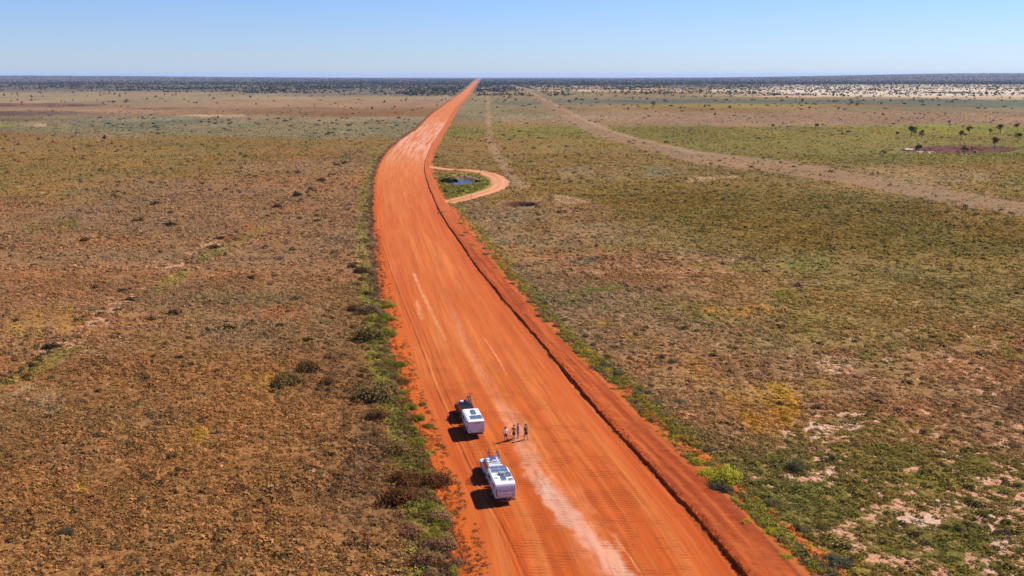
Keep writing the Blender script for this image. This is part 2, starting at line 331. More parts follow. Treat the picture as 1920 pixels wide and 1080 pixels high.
    e = ((u_t-866)/40)**2+((v_t-337)/11)**2
    blend(np.where(v_t < 339, 1-sm(.55, 1.05, e), 0)*.9, 'C', .35); blend(np.where(v_t < 336, 1-sm(.5, 1.0, e), 0)*.5, 'U', .5)
    e = ((u_t-971)/40)**2+((v_t-383)/6.0)**2; blend((1-sm(.7, 1.1, e)), 'R', .15)
    e = ((u_t-1795)/116)**2+((v_t-279.5)/8.5)**2; k = 1-sm(.75, 1.1, e+(nb-.5)*.5); blend(k, 'R', .7)
    for (a, b2, c2, d2_) in ((1705,277,9,1.4),(1745,283.5,12,2.0),(1725,282,7,1.2)):
        e = ((u_t-a)/c2)**2+((v_t-b2)/d2_)**2; blend((1-sm(.5, 1.1, e+(nz-.5)*.6)), 'W', .02)
    plain = np.clip((1-sm(.75, 1.1, ((u_t-1795)/116)**2+((v_t-279.5)/8.5)**2))*.6, 0, 1)
    br = .80+.40*fbm(x/7., y/7., 41, 4)
    b2 = .86+.28*fbm(x/60., y/60., 43, 4); b2 = b2*(1+sm(350, 900, y)*(fbm(x/70., y/240., 45, 5)-.5)*.55)
    out[:, :3] *= (br*b2)[:, None]*np.array([1.17, 1.21, 1.17]); out[:, 3:6] *= (b2)[:, None]*np.array([1.08, 1.05, 1.0])
    hue = (fbm(x/22., y/22., 51, 4)-.5)
    out[:, 0] *= 1+hue*.35; out[:, 2] *= 1-hue*.35
    out[:, 6] = np.clip(out[:, 6]+(fbm(x/5., y/5., 61, 4)-.5)*.26+(fbm(x/1.3, y/1.3, 63, 2)-.5)*.4, 0, 1)
    return out, plain

def pit(x, y):
    u = U_of(x, y); v = V_of(y)
    e = ((u-860)/29)**2+((v-338)/8)**2; z = -1.7*(1-sm(.70, 1.25, e))
    e = ((u-971)/38)**2+((v-382.5)/5.0)**2; z = z-1.5*(1-sm(.80, .98, e+(fbm(x/3, y/3, 3)-.5)*.3))
    e = ((u-1795)/116)**2+((v-279.5)/8.5)**2; z = z-.8*(1-sm(.7, 1.1, e))
    e = ((u-116)/16)**2+((v-237)/3.5)**2; z = z+1.8*(1-sm(.1, 1., e+(fbm(x/6, y/6, 4)-.5)*.6))
    return z
def relief(x, y):
    a = x/np.maximum(y, 1)
    far = sm(7000, 14000, y)
    h = (sm(-.12, -.5, a)*.0030+sm(.12, .5, a)*.0052+.0006*(fbm(a*14, a*0+2, 7, 3)-.3))*np.minimum(y, 16000)*far
    h += .25*(fbm(x/45., y/45., 71, 3)-.5)*sm(8, 30, np.minimum(np.abs(x-XL(y)), np.abs(x-XO(y))))
    inside = (x > XL(y)-2) & (x < XO(y)+1.2)
    return np.where(inside & (y < 9000), -.06, h+pit(x, y))

vs = [1330.]
while vs[-1] > 146.35:
    v = vs[-1]; s = 1.5 if v > 420 else 1.1
    if 326 < v < 353 or 373 < v < 392: s = .35
    if v < 200: s = .6
    if v < 152: s = .25
    vs.append(v-s)
ys = np.array([G(960, v)[1] for v in vs if v > 146.3]); ys = np.concatenate([ys, ys[-1]*np.linspace(1.03, 1.35, 8)])
ss = np.linspace(-1, 1, 860); X = ss[None, :]*(ys[:, None]+55)*.78; Y = np.repeat(ys[:, None], 860, 1)
xf, yf = X.ravel(), Y.ravel()
fld, plain = field(xf, yf)
nr, nc = X.shape; idx = np.arange(nr*nc).reshape(nr, nc)
Fq = np.stack([idx[:-1, :-1], idx[:-1, 1:], idx[1:, 1:], idx[1:, :-1]], -1).reshape(-1, 4)
g = mesh_np('ground', np.stack([xf, yf, relief(xf, yf)], 1), Fq, M_GROUND, smooth=True,
            attrs={'veg': fld[:, :3], 'soil': fld[:, 3:6], 'dens': fld[:, 6], 'plain': plain})
tag(g, kind='structure')

# ---------------------------------------------------------------- the graded red road with its berm
yr = [52.]
while yr[-1] < 24000:
    y = yr[-1]; yr.append(y*(1.0022 if y < 400 else 1.006 if y < 2000 else 1.03)+.02)
yr = np.array(yr); xl = XL(yr); xr = XR(yr)
NT = 170
tl = np.linspace(0, 1, NT)
cols = [xl-.9, xl-.45]+[xl+(xr-xl-.5)*t for t in tl]
boff = np.array([-.38,-.28,-.18,-.08,0,.06,.12,.18,.24,.3,.36,.44,.55,.7,.9,1.1,1.35,1.6,1.9,2.2,2.5,2.8,3.05,3.3,3.6,4.,4.5,5.1])
bs = np.clip((XO(yr)-xr)/3.3, .35, 1.6)
wobb = (fbm(yr/1.6, yr*0, 3, 5)-.5)*.32+(fbm(yr/14, yr*0, 13, 3)-.5)*.3
BX = [xr+(o*np.where(o > .6, bs, 1.0))+wobb*(o > -.2)*(o < .7)*1.0 for o in boff]
Xr = np.stack(cols+BX, 1); Yr = np.repeat(yr[:, None], Xr.shape[1], 1)
x, y = Xr.ravel(), Yr.ravel()
XLy, XRy, XOy = np.repeat(xl, Xr.shape[1]), np.repeat(xr, Xr.shape[1]), np.repeat(XO(yr), Xr.shape[1])
OF = np.concatenate([np.full(2+NT, -9.), boff])[None, :].repeat(len(yr), 0).ravel()
cross = x-XLy; frac = cross/np.maximum(XRy-XLy, 1)
z = np.full(len(x), .05)
z += .14*np.sin(np.clip(frac, 0, 1)*math.pi)                                     # camber
bh = .40+.14*(fbm(y/6., y*0, 77, 3)-.5)*2
prof = np.interp(OF, [-9, -.1, .0, .10, .20, .32, .55, 1.2, 2.6, 3.3, 4.2, 5.1], [0, 0, .12, .55, .88, 1.0, .92, .62, .30, .10, .0, -.16])
z += prof*bh*sm(1500, 500, y)
z += np.where(OF > -.3, (fbm(x/.5, y/.5, 5, 4)-.5)*.22+(fbm(x/.16, y/.2, 8, 3)-.5)*.10+(fbm(OF*1.2, y/14., 9, 3)-.5)*.25, 0)*sm(300, 120, y)*(OF < 3.4)
z += (fbm(cross*2.0, y/9., 12, 3)-.5)*.05*sm(300, 150, y)*(OF < -.3)
edge = cross+(fbm(x/1.2, y/1.2, 21, 4)-.5)*1.1
z = np.where(OF < -1, z-.20*(1-sm(-.2, .25, edge)), z)
# colour
def A(*c): return alb(*c)*np.array([.98, 1.04, .74])
along = y
col = np.repeat(A(222, 112, 60)[None], len(x), 0)
def mixin(k, c):
    global col
    k = np.clip(k, 0, 1)[:, None]; col = col*(1-k)+np.asarray(c)*k
n1 = fbm(cross*.55, y/26., 90, 4); n2 = fbm(cross*1.6, y/38., 94, 4); n3 = fbm(cross*.25, y/60., 97, 3); n4 = fbm(x/.9, y/1.4, 98, 4)
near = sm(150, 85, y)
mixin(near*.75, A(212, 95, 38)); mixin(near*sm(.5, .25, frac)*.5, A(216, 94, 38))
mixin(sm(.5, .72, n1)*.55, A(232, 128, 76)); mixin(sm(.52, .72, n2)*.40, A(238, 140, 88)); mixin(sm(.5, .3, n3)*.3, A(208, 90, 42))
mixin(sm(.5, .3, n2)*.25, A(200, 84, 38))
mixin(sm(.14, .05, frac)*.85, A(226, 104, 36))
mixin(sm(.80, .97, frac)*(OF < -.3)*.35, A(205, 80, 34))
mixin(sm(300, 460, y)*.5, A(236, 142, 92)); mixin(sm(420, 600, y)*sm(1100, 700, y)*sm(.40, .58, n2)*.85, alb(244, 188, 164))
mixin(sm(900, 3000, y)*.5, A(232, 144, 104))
STREAK = [ # polyline, half width, colour, strength
 ([(838,560),(854,600),(879,659),(901,698),(925,740),(948,775),(968,805)], .55, (242,158,116), .55),
 ([(930,745),(948,775),(968,805),(985,850),(1002,885),(1027,922),(1052,955),(1082,990),(1115,1025),(1150,1070),(1180,1110)], 1.1, (246,172,134), .8),
 ([(1002,885),(1027,922),(1052,955),(1085,990),(1120,1025),(1160,1070),(1190,1110)], .98, (253,208,188), .98),
 ([(940,760),(962,790),(980,820),(996,862)], .8, (240,150,104), .6),
 ([(1040,900),(1066,950),(1095,1000),(1125,1050),(1160,1100)], 1.7, (236,140,96), .55),
 ([(745,434),(754,456),(765,487),(776,514),(793,553),(809,587),(818,606),(835,640)], .30, (246,168,120), .8),
 ([(780,562),(791,600)], .35, (246,170,124), .7),
 ([(901,625),(934,675),(950,705)], .16, (246,168,120), .6),
 ([(1095,965),(1140,1035),(1180,1090)], .10, (246,176,130), .7),
 ([(1145,1000),(1180,1047),(1212,1095)], .09, (248,170,110), .8),
 ([(1078,905),(1098,945),(1112,965)], .32, (240,140,80), .6),
 ([(1150,1000),(1165,1035)], .28, (244,160,112), .5),
 ([(990,640),(1020,680)], .12, (240,150,100), .5),
 ([(1040,760),(1075,812)], .20, (236,140,90), .4)]
mk = y < 200
for pts, hw, c, s in STREAK:
    d = np.full(len(x), 9e9); tq = np.zeros(len(x)); d[mk], tq[mk] = polyline_dist(x[mk], y[mk], pts); s = s*sm(-.03, .22, tq+(n4-.5)*.2)
    brk = sm(.34, .56, fbm(cross*1.3, y/5., 101, 4)*.6+fbm(x/.5, y/1.6, 103, 4)*.4)
    mixin((1-sm(hw*.35, hw*1.5, d+(n4-.5)*hw*1.8))*s*(.45+.55*brk), alb(*c))
TR_A = [(706,400),(715,456),(723,481),(734,514),(751,559),(773,614),(795,670),(816,730),(834,770),(858,830),(884,885),(925,961),(940,987),(965,1040),(985,1085),(1000,1120)]
TRK = [(TR_A, .07, .9), ([(a+8, b) for a, b in TR_A], .045, .7), ([(a+15, b-3) for a, b in TR_A[3:11]], .05, .7), ([(a-10, b+2) for a, b in TR_A[6:]], .04, .45),
       ([(a+26, b-2) for a, b in TR_A[5:12]], .05, .4), ([(1003,590),(1060,660),(1130,750),(1230,880),(1330,1010),(1370,1075)], .05, .3)]
for pts, hw, s in TRK:
    d = np.full(len(x), 9e9); m2 = (y < 260); d[m2], _ = polyline_dist(x[m2], y[m2], pts)
    k = (1-sm(hw*.5, hw*2.6, d))*s*(.45+.55*sm(.35, .55, fbm(y/3., cross*0, 108, 3)))
    mixin(k*.75, A(150, 52, 22)); z = z+k*-.05+(np.exp(-((d-hw*3.2)/(hw*1.6))**2))*.06*s
# berm: damp dark cut face, then drier ribs
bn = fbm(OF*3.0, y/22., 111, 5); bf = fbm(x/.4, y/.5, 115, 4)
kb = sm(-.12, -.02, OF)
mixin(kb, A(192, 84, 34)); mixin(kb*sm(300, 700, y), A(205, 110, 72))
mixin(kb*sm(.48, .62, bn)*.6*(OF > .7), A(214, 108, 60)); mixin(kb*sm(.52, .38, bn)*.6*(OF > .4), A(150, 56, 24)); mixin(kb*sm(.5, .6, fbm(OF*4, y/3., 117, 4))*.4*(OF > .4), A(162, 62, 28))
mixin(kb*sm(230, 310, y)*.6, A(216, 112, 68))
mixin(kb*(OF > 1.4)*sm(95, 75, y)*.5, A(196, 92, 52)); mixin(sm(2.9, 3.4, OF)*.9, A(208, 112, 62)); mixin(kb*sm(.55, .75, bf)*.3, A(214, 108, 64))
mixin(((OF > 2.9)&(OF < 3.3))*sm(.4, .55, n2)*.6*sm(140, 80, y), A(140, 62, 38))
corr = np.where((OF < -1) & (frac > .2) & (frac < .86), 1., 0)*sm(190, 110, y)+np.where((OF > .7) & (OF < 2.8), .5, 0)*sm(130, 90, y)
s_al = y; nr, nc = Xr.shape; idx = np.arange(nr*nc).reshape(nr, nc)
Fq = np.stack([idx[:-1, :-1], idx[:-1, 1:], idx[1:, 1:], idx[1:, :-1]], -1).reshape(-1, 4)
rt = np.stack([cross, s_al, cross*0], 1)
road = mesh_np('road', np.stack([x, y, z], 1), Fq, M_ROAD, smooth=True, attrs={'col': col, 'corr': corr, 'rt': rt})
tag(road, kind='structure')

# the pale dirt loop round the dam
def ribbon(name, pts, hw, colr, zed, seg=160, ncol=14):
    P = np.array([G(*p)[:2] for p in pts]); d = np.r_[0, np.cumsum(np.hypot(*np.diff(P, axis=0).T))]
    s = np.linspace(0, d[-1], seg); px = np.interp(s, d, P[:, 0]); py = np.interp(s, d, P[:, 1])
    k = np.exp(-.5*(np.arange(-7, 8)/3.5)**2); k /= k.sum()
    px = np.convolve(np.pad(px, 7, mode='reflect', reflect_type='odd'), k, 'valid'); py = np.convolve(np.pad(py, 7, mode='reflect', reflect_type='odd'), k, 'valid')
    tx, ty = np.gradient(px), np.gradient(py); l = np.hypot(tx, ty); nx, ny = ty/l, -tx/l
    q = np.linspace(-1, 1, ncol); HW = hw*(1+.35*(fbm(s/14, s*0, 7)-.5)*2)
    x = px[:, None]+nx[:, None]*q*HW[:, None]+0; y = py[:, None]+ny[:, None]*q*HW[:, None]
    x, y = x.ravel(), y.ravel(); qq = np.repeat(q[None], seg, 0).ravel(); ee = np.abs(qq)+(fbm(x/1.5, y/1.5, 3)-.5)*.5
    z = zed-.25*sm(.82, 1.05, ee); sl = np.repeat(s, ncol)
    c = np.repeat(alb(*colr)[None], len(x), 0); k1 = np.exp(-((np.abs(qq)-.42)/.16)**2)[:, None]*.6
    c = c*(1-k1)+A(248, 190, 158)*k1; k2 = sm(.5, .7, fbm(qq*2, sl/20, 4))[:, None]*.5; c = c*(1-k2)+A(214, 120, 78)*k2
    idx = np.arange(seg*ncol).reshape(seg, ncol)
    Fq = np.stack([idx[:-1, :-1], idx[:-1, 1:], idx[1:, 1:], idx[1:, :-1]], -1).reshape(-1, 4)
    return mesh_np(name, np.stack([x, y, z+.1*(fbm(x/9, y/9, 6)-.5)], 1), Fq[:, ::1], M_ROAD, smooth=True, attrs={'col': c, 'corr': x*0, 'rt': np.stack([qq*hw, sl, qq*0], 1)})
tag(ribbon('dirt_track', SIDE_LOOP, 3.4, (236, 160, 122), .14), kind='structure')

# water in the dam
def water():
    m, N, L, b = newmat('dam_water'); b.inputs['Base Color'].default_value = (.018, .042, .09, 1); b.inputs['Roughness'].default_value = .25
    b.inputs['Specular IOR Level'].default_value = .25
    tc = N.new('ShaderNodeNewGeometry'); bp = N.new('ShaderNodeBump'); bp.inputs['Strength'].default_value = .25; bp.inputs['Distance'].default_value = .2
    L.new(noise(N, L, tc.outputs['Position'], 2.5, 3), bp.inputs['Height']); L.new(bp.outputs[0], b.inputs['Normal'])
    c = G(863, 339.5); n = 40; V = [(c[0], c[1], -1.1)]
    for i in range(n):
        a = 2*math.pi*i/n; V.append((c[0]+7.2*math.cos(a), c[1]+14*math.sin(a), -1.1))
    return mesh_np('water', V, [(0, i+1, (i+1) % n+1) for i in range(n)], m)
tag(water(), kind='structure')

# ---------------------------------------------------------------- leaves: many small facets over lumpy domes
def domes(cx, cy, cz, Rr, Hh, K, col, leaf, rs, jit=.5, top=False, colvar=.22):
    """one batch of low plants: K leaf facets each"""
    n = len(cx); ph = rs.uniform(0, 2*np.pi, (n, K)); ct = rs.uniform(0.0, 1, (n, K)); stt = np.sqrt(1-ct**2)
    lob = 1+.22*np.sin(ph*3+rs.uniform(0, 6, (n, 1)))+.15*np.sin(ph*5+rs.uniform(0, 6, (n, 1)))
    rad = rs.uniform(.72, 1.05, (n, K))*lob
    nx, ny, nz = np.cos(ph)*stt, np.sin(ph)*stt, ct
    px = cx[:, None]+nx*Rr[:, None]*rad; py = cy[:, None]+ny*Rr[:, None]*rad; pz = cz[:, None]+nz*Hh[:, None]*rad
    N = np.stack([nx, ny, nz*1.0+.15], -1)+rs.normal(0, jit, (n, K, 3)); N /= np.linalg.norm(N, axis=-1, keepdims=True)
    T = np.cross(N, rs.normal(0, 1, (n, K, 3))); T /= np.linalg.norm(T, axis=-1, keepdims=True)+1e-9; B = np.cross(N, T)
    s = (leaf*Rr[:, None]*rs.uniform(.6, 1.3, (n, K)))[..., None]; P = np.stack([px, py, pz], -1)
    a = P+T*s; b = P-T*s*.5+B*s*.8; c = P-T*s*.5-B*s*.8
    V = np.stack([a, b, c], 2).reshape(-1, 3); V[:, 2] = np.maximum(V[:, 2], np.repeat(cz, K*3)-.02)
    cc = col[:, None, :]*(1+rs.uniform(-colvar, colvar, (n, K, 1))); cc = np.repeat(cc.reshape(-1, 3), 3, 0)
    F = np.arange(len(V)).reshape(-1, 3)
    return V, F, cc
def merge(parts):
    V = []; F = []; Cc = []; o = 0
    for v, f, c in parts: V.append(v); F.append(f+o); Cc.append(c); o += len(v)
    return np.concatenate(V), np.concatenate(F), np.concatenate(Cc)

def scatter(y0, y1, dens, rs):
    n = int((y1-y0)*((y0+y1)/2*.60*2+8)*dens); y = np.sqrt(rs.uniform(y0**2, y1**2, n)); x = rs.uniform(-1, 1, n)*(y*.60+4)
    return x, y
parts = []
rs = np.random.default_rng(5)
for (y0, y1, dens, K, r0, r1, leaf) in ((62,120,5.0,34,.15,.55,.28),(120,200,3.0,18,.18,.52,.38),(200,340,1.1,8,.22,.60,.58),(340,520,.40,6,.28,.70,.66),(520,800,.13,5,.35,.80,.66),(800,1150,.035,5,.4,.9,.66)):
    x, y = scatter(y0, y1, dens, rs); fl, _ = field(x, y)
    s = .34*vn(x*1.5, y*1.5, 1)+.30*vn(x*.42, y*.42, 2)+.36*fbm(x/9, y/9, 3)
    prob = np.maximum(sm(-.14, .10, s-(.68-.36*fl[:, 6])), .26); u_t, v_t = U_of(x, y), V_of(y)
    keep = (rs.uniform(0, 1, len(x)) < prob) & ((x < XL(y)-.5) | (x > XO(y)+.7))
    d, _ = polyline_dist(x, y, SIDE_LOOP); keep &= d > 4
    keep &= ~((((u_t-863)/34)**2+((v_t-338)/11)**2 < 1) | (((u_t-971)/42)**2+((v_t-383)/6)**2 < 1))
    vu = np.interp(u_t, [p[0] for p in STRIP_UP], [p[1] for p in STRIP_UP]); vl = np.interp(u_t, [p[0] for p in STRIP_LO], [p[1] for p in STRIP_LO])
    keep &= ~((v_t > vu) & (v_t < vl) & (u_t > 950) & (rs.uniform(0, 1, len(x)) < .8))
    x, y, fl = x[keep], y[keep], fl[keep]; n = len(x)
    rr = rs.uniform(r0, r1, n)*(.7+.6*vn(x/6, y/6, 8)); big = rs.uniform(0, 1, n) > .86; rr[big] *= 1.55
    colr = fl[:, :3]*rs.uniform(.85, 1.35, (n, 1))*np.array([1.68, 1.84, 1.84]); dk = rs.uniform(0, 1, n) > .93; colr[dk] = colr[dk]*np.array([.55, .62, .70])
    colr[:, 0] *= rs.uniform(.90, 1.16, n)
    parts.append(domes(x, y, relief(x, y), rr, rr*rs.uniform(.30, .60, n), K, colr, leaf, rs, jit=.35))
V, F, cc = merge(parts)
tag(mesh_np('tussock_grass', V, F, M_STUFF, attrs={'col': cc}), 'dry brown and olive tussock grass covering the open plain on both sides of the red road', 'grass', kind='stuff')

# sparse dead tufts on the orange shoulders and in the verge belts
parts = []
n = 3800; v = rs.uniform(430, 1150, n); y = np.array([G(960, q)[1] for q in v]); o = rs.uniform(-.8, 2.6, n)*np.interp(v, [430, 600, 1100], [.25, .8, 1.0])
cl = fbm(y/4., o*1.5, 7, 3); keep = cl > .40+.10*np.clip(o/2.6, 0, 1); x = XL(y)+o; x, y = x[keep], y[keep]; n = len(x)
rr = rs.uniform(.07, .34, n)**1.0*rs.uniform(.6, 1.1, n); c_ = np.where(rs.uniform(0, 1, (n, 1)) > .15, alb(120, 84, 62), alb(112, 106, 50))*rs.uniform(.8, 1.3, (n, 1))
parts.append(domes(x, y, np.full(n, .0), rr, rr*.8, 28, c_*1.7, .24, rs, .6))
n = 2600; v = rs.uniform(280, 1150, n); y = np.array([G(960, q)[1] for q in v]); o = rs.uniform(-.2, 2.8, n)
x = XO(y)+o+.2; rr = rs.uniform(.10, .36, n); keep = fbm(y/5., o, 17, 3) > .46; x, y, rr = x[keep], y[keep], rr[keep]; n = len(x)
pick = rs.integers(0, 4, n); pal = np.array([alb(128, 100, 74), alb(108, 88, 62), alb(120, 116, 44), alb(168, 150, 40)]); c_ = pal[pick]*rs.uniform(.8, 1.25, (n, 1))
parts.append(domes(x, y, np.full(n, -.02), rr, rr*.8, 26, c_*1.7, .26, rs, .6))
V, F, cc = merge(parts)
tag(mesh_np('verge_tufts', V, F, M_STUFF, attrs={'col': cc}), 'small dry tufts dotting the bare orange earth along both road edges', 'grass', kind='stuff')

n = 3000; v = rs.uniform(330, 1120, n); y = np.array([G(960, q)[1] for q in v]); o = rs.normal(.12, .28, n)+.1
rr = rs.uniform(.025, .09, n)*rs.uniform(.5, 1.25, n); x = XR(y)+o; zc = np.interp(o, [-.4, 0, .2, .5, .9], [.05, .12, .50, .58, .5])
V, F, cc = domes(x, y, zc-.09, rr, rr*.9, 14, A(196, 84, 34)*rs.uniform(.7, 1.25, (n, 1)), .6, rs, .3)
tag(mesh_np('earth_clods', V, F, M_STUFF, attrs={'col': cc}), 'loose dark orange clods along the crest and foot of the graded bank', 'earth clods', kind='stuff')
# soft green growth of the left verge belt
GB = np.array([G(*p)[:2] for p in GREEN_BELT]); dd = np.r_[0, np.cumsum(np.hypot(*np.diff(GB, axis=0).T))]
n = 7000; tt = rs.uniform(0, 1, n)**.9; s = dd[-1]*(1-tt)
yy = np.interp(s, dd, GB[:, 1]); n_keep = rs.uniform(0, 1, n) < np.clip(110/yy, .25, 1)
s = s[n_keep]; n = len(s); off = rs.normal(0, 1, n); xx = np.interp(s, dd, GB[:, 0]); yy = np.interp(s, dd, GB[:, 1])
wd = np.interp(yy, [70, 100, 130, 200, 400], [2.6, 2.1, 1.3, .9, 1.1]); x = xx+off*wd*.75; y = yy+rs.normal(0, .4, n)
keep = (np.abs(off) < 1.6) & (x < XL(y)-.25) & (fbm(x/3.5, y/5.5, 23, 3) > .40+.16*sm(110, 190, y)); x, y = x[keep], y[keep]; n = len(x)
hue = fbm(x/3., y/3., 27, 3)[:, None]; c_ = 1.55*alb(130, 116, 56)*(1-sm(.4, .6, hue))+1.5*alb(152, 142, 74)*sm(.4, .6, hue)
c_ = c_*rs.uniform(.75, 1.25, (n, 1)); rr = rs.uniform(.20, .46, n)*(.7+.6*vn(x/2.5, y/2.5, 3))
gb = domes(x, y, np.zeros(n), rr, rr*rs.uniform(.8, 1.3, n), 34, c_, .27, rs, .6)
RB = np.array([G(*p)[:2] for p in RIGHT_BELT]); d3 = np.r_[0, np.cumsum(np.hypot(*np.diff(RB, axis=0).T))]
n = 9000; yb = 66*np.exp(rs.uniform(0, 1, n)*math.log(420/66.)); o_ = np.argsort(RB[:, 1]); xb = np.interp(yb, RB[o_, 1], RB[o_, 0]); off = rs.normal(.2, 1, n)
x = xb+off*np.interp(yb, [66, 100, 200, 400], [1.3, 1.1, 1.3, 1.8]); y = yb; pn = fbm(x/2.2, y/4.5, 201, 3)
keep = (x > XO(y)+.15) & (pn > .45) & (np.abs(off) < 1.9); x, y, pn = x[keep], y[keep], pn[keep]; n = len(x); hu = fbm(x/2.5, y/6., 203, 3)
pal = np.array([alb(124, 122, 50), alb(176, 150, 50), alb(132, 112, 78), alb(110, 104, 70), alb(144, 138, 58)])
ci = np.clip((sm(.3, .7, hu)*5).astype(int), 0, 4); c_ = pal[ci]*2.0*rs.uniform(.75, 1.25, (n, 1)); rr = rs.uniform(.16, .46, n)
rb_ = domes(x, y, np.full(n, -.02), rr, rr*rs.uniform(.7, 1.1, n), 26, c_, .28, rs, .55)
# green herbage round the dam
n = 900; u = rs.uniform(812, 925, n); v = rs.uniform(325, 372, n); q = np.array([G(a, b)[:2] for a, b in zip(u, v)]); e = ((u-868)/60)**2+((v-347)/22)**2
d, _ = polyline_dist(q[:, 0], q[:, 1], SIDE_LOOP); keep = (e < 1) & (d > 4.5) & (((u-862)/30)**2+((v-338)/8)**2 > 1) & (q[:, 0] > XO(q[:, 1])+1); q = q[keep]; n = len(q)
rr = rs.uniform(.3, .8, n); g2 = domes(q[:, 0], q[:, 1], relief(q[:, 0], q[:, 1]), rr, rr*.8, 12, alb(150, 142, 66)*1.35*rs.uniform(.75, 1.2, (n, 1)), .5, rs, .5)
V, F, cc = merge([gb, rb_, g2])
tag(mesh_np('green_herbage', V, F, M_STUFF, attrs={'col': cc}), 'soft green and yellow growth along both road verges and around the small dam', 'ground cover', kind='stuff')

# ---------------------------------------------------------------- shrubs (each one a thing)
def shrub_mesh(name, seed, lobes, K, leaf, flat=.75, spread=.5, jit=.55):
    r = np.random.default_rng(seed); ps = []
    c = [(0, 0, .0, 1.0)]+[(math.cos(a)*spread*q, math.sin(a)*spread*q, 0, s) for a, q, s in zip(r.uniform(0, 6.28, lobes), r.uniform(.5, 1.1, lobes), r.uniform(.38, .62, lobes))]
    c[0] = (0, 0, 0, .62)
    for (a, b, zc, s) in c:
        k = int(K*s*s/(.36)/ (lobes*.6+1)); one = np.ones(1)
        ps.append(domes(one*a, one*b, one*zc, one*s, one*s*flat*1.35, k, np.ones((1, 3))*r.uniform(.85, 1.15), leaf/s, r, jit, colvar=.32))
        ps.append(domes(one*a, one*b, one*zc, one*s*.72, one*s*flat*.95, k//3, np.ones((1, 3))*.9, leaf/s*1.5, r, jit, colvar=.2))
    V, F, cc = merge(ps)
    o = mesh_np(name, V, F, M_LEAF, attrs={'col': cc}); me = o.data; bpy.data.objects.remove(o); return me
SH = [shrub_mesh('foliage_%s' % k, 100+i, lb, K, lf, fl, sp) for i, (k, lb, K, lf, fl, sp) in enumerate((('round', 5, 1500, .055, .62, .45), ('wide', 7, 1600, .055, .5, .6), ('ragged', 6, 1300, .06, .7, .55), ('loose', 4, 1000, .065, .66, .5)))]
SHL = [shrub_mesh('foliage_far_%s' % k, 200+i, lb, K, lf, fl, sp) for i, (k, lb, K, lf, fl, sp) in enumerate((('a', 4, 260, .13, .6, .45), ('b', 6, 260, .13, .5, .6), ('c', 3, 240, .14, .7, .45)))]
SMALL = []
def shrub(u, v, wpx, col, label=None, group=None, hf=1.0, name='shrub', cat='shrub', far=False, i=[0], small=False):
    i[0] += 1; xx, yy, _ = G(u, v); r = wpx/2*dep(yy)/F_PX
    if small: SMALL.append((xx, yy+r*.4, r, hf, alb(*col))); return
    me = (SHL if far else SH)[i[0] % (3 if far else 4)]
    o = bpy.data.objects.new(name, me); C.objects.link(o); o.location = (xx, yy+r*.4, float(relief(np.array([xx]), np.array([yy]))[0])-.03)
    o.scale = (r, r, r*hf); o.rotation_euler = (0, 0, (i[0]*2.39996) % 6.283); c = alb(*col)*np.array([2.45, 2.05, 1.75])*(.62 if far else 1.0); o.color = (*[float(q) for q in c], 1)
    return tag(o, label, cat, group)
BR, BK, PKG, GR, SG, LG = (112,90,60), (100,72,46), (140,112,92), (116,118,50), (98,98,72), (172,176,62)
NEAR = [
 (535,722,62,(110,98,62),'broad grey-olive shrub standing alone in the brown plain left of the verge'),
 (578,697,44,BR,'flat brown shrub just behind the broad grey-olive shrub on the left plain'),
 (690,641,62,(104,98,62),'large dark grey-green shrub at the left verge, level with the middle of the road bend'),
 (664,583,28,BK,'small dark brown shrub left of two flat verge shrubs'),
 (693,588,46,(110,98,72),'flat grey-brown shrub at the far left verge beside a smaller dark one'),
 (700,752,72,(122,110,76),'largest grey-olive shrub of the left verge, level with the dark car'),
 (706,786,46,BR,'brown shrub below the largest grey-olive shrub of the left verge'),
 (742,852,56,(124,108,70),'tan-olive shrub in the left verge belt, level with the white caravan of the dark car'),
 (757,912,68,BK,'dark brown bushy shrub in the left verge belt, level with the near caravan'),
 (820,912,56,(112,80,52),'rust-brown shrub at the bare orange edge, left of the bicycle shadow'),
 (745,950,68,(96,68,40),'darkest brown shrub on the inner side of the left verge belt'),
 (827,980,52,(142,116,90),'pale grey-pink shrub beside the orange edge near the bottom of the picture'),
 (772,1008,52,(134,104,84),'pinkish brown shrub at the inner side of the verge, low in the picture'),
 (832,1030,46,PKG,'pale pinkish twiggy shrub near the bottom edge of the left verge'),
 (790,1062,58,(120,92,74),'grey-brown shrub at the bottom edge of the picture in the left verge'),
 (800,1030,40,(116,96,78),'small dull shrub between two pinkish shrubs low in the left verge'),
 (690,553,24,(98,90,58),'low dark shrub high up in the left verge belt'),
 (676,512,26,(86,72,46),'dark brown low shrub at the pale green part of the left verge'),
 (616,722,34,BR,'low brown shrub between the lone grey-olive shrub and the left verge'),
 (122,1004,34,(86,84,66),'small dark grey shrub alone in the lower left plain'),
 (1575,1062,46,(98,104,88),'round blue-grey shrub at the bottom right beyond the yellow verge grass'),
 (1362,908,58,(158,164,62),'biggest bright yellow-green shrub on the right verge'),
 (1322,892,34,LG,'bright green shrub beside the biggest yellow-green shrub of the right verge'),
 (1308,872,30,(150,156,54),'upper green shrub of a pair at the right verge'),
 (1352,922,42,(84,84,76),'dark grey twiggy shrub under the biggest yellow-green shrub'),
 (1494,883,40,(92,98,70),'dull grey-green low shrub in the lower right plain'),
 (1402,985,26,(176,160,52),'yellowish bush low on the right verge, left of the dull grey-green ones'),
 (1447,1003,30,(166,170,58),'yellow-green bush beside the dark angular rock on the right verge'),
 (1475,1050,28,(150,158,56),'bright green bush at the bottom of the right verge'),
 (1262,706,0,BR,None)]
for (u, v, wp, c, lb) in NEAR:
    if wp: shrub(u, v, wp*1.18, c, lb, hf=1.25)
n_ = np.random.default_rng(77)
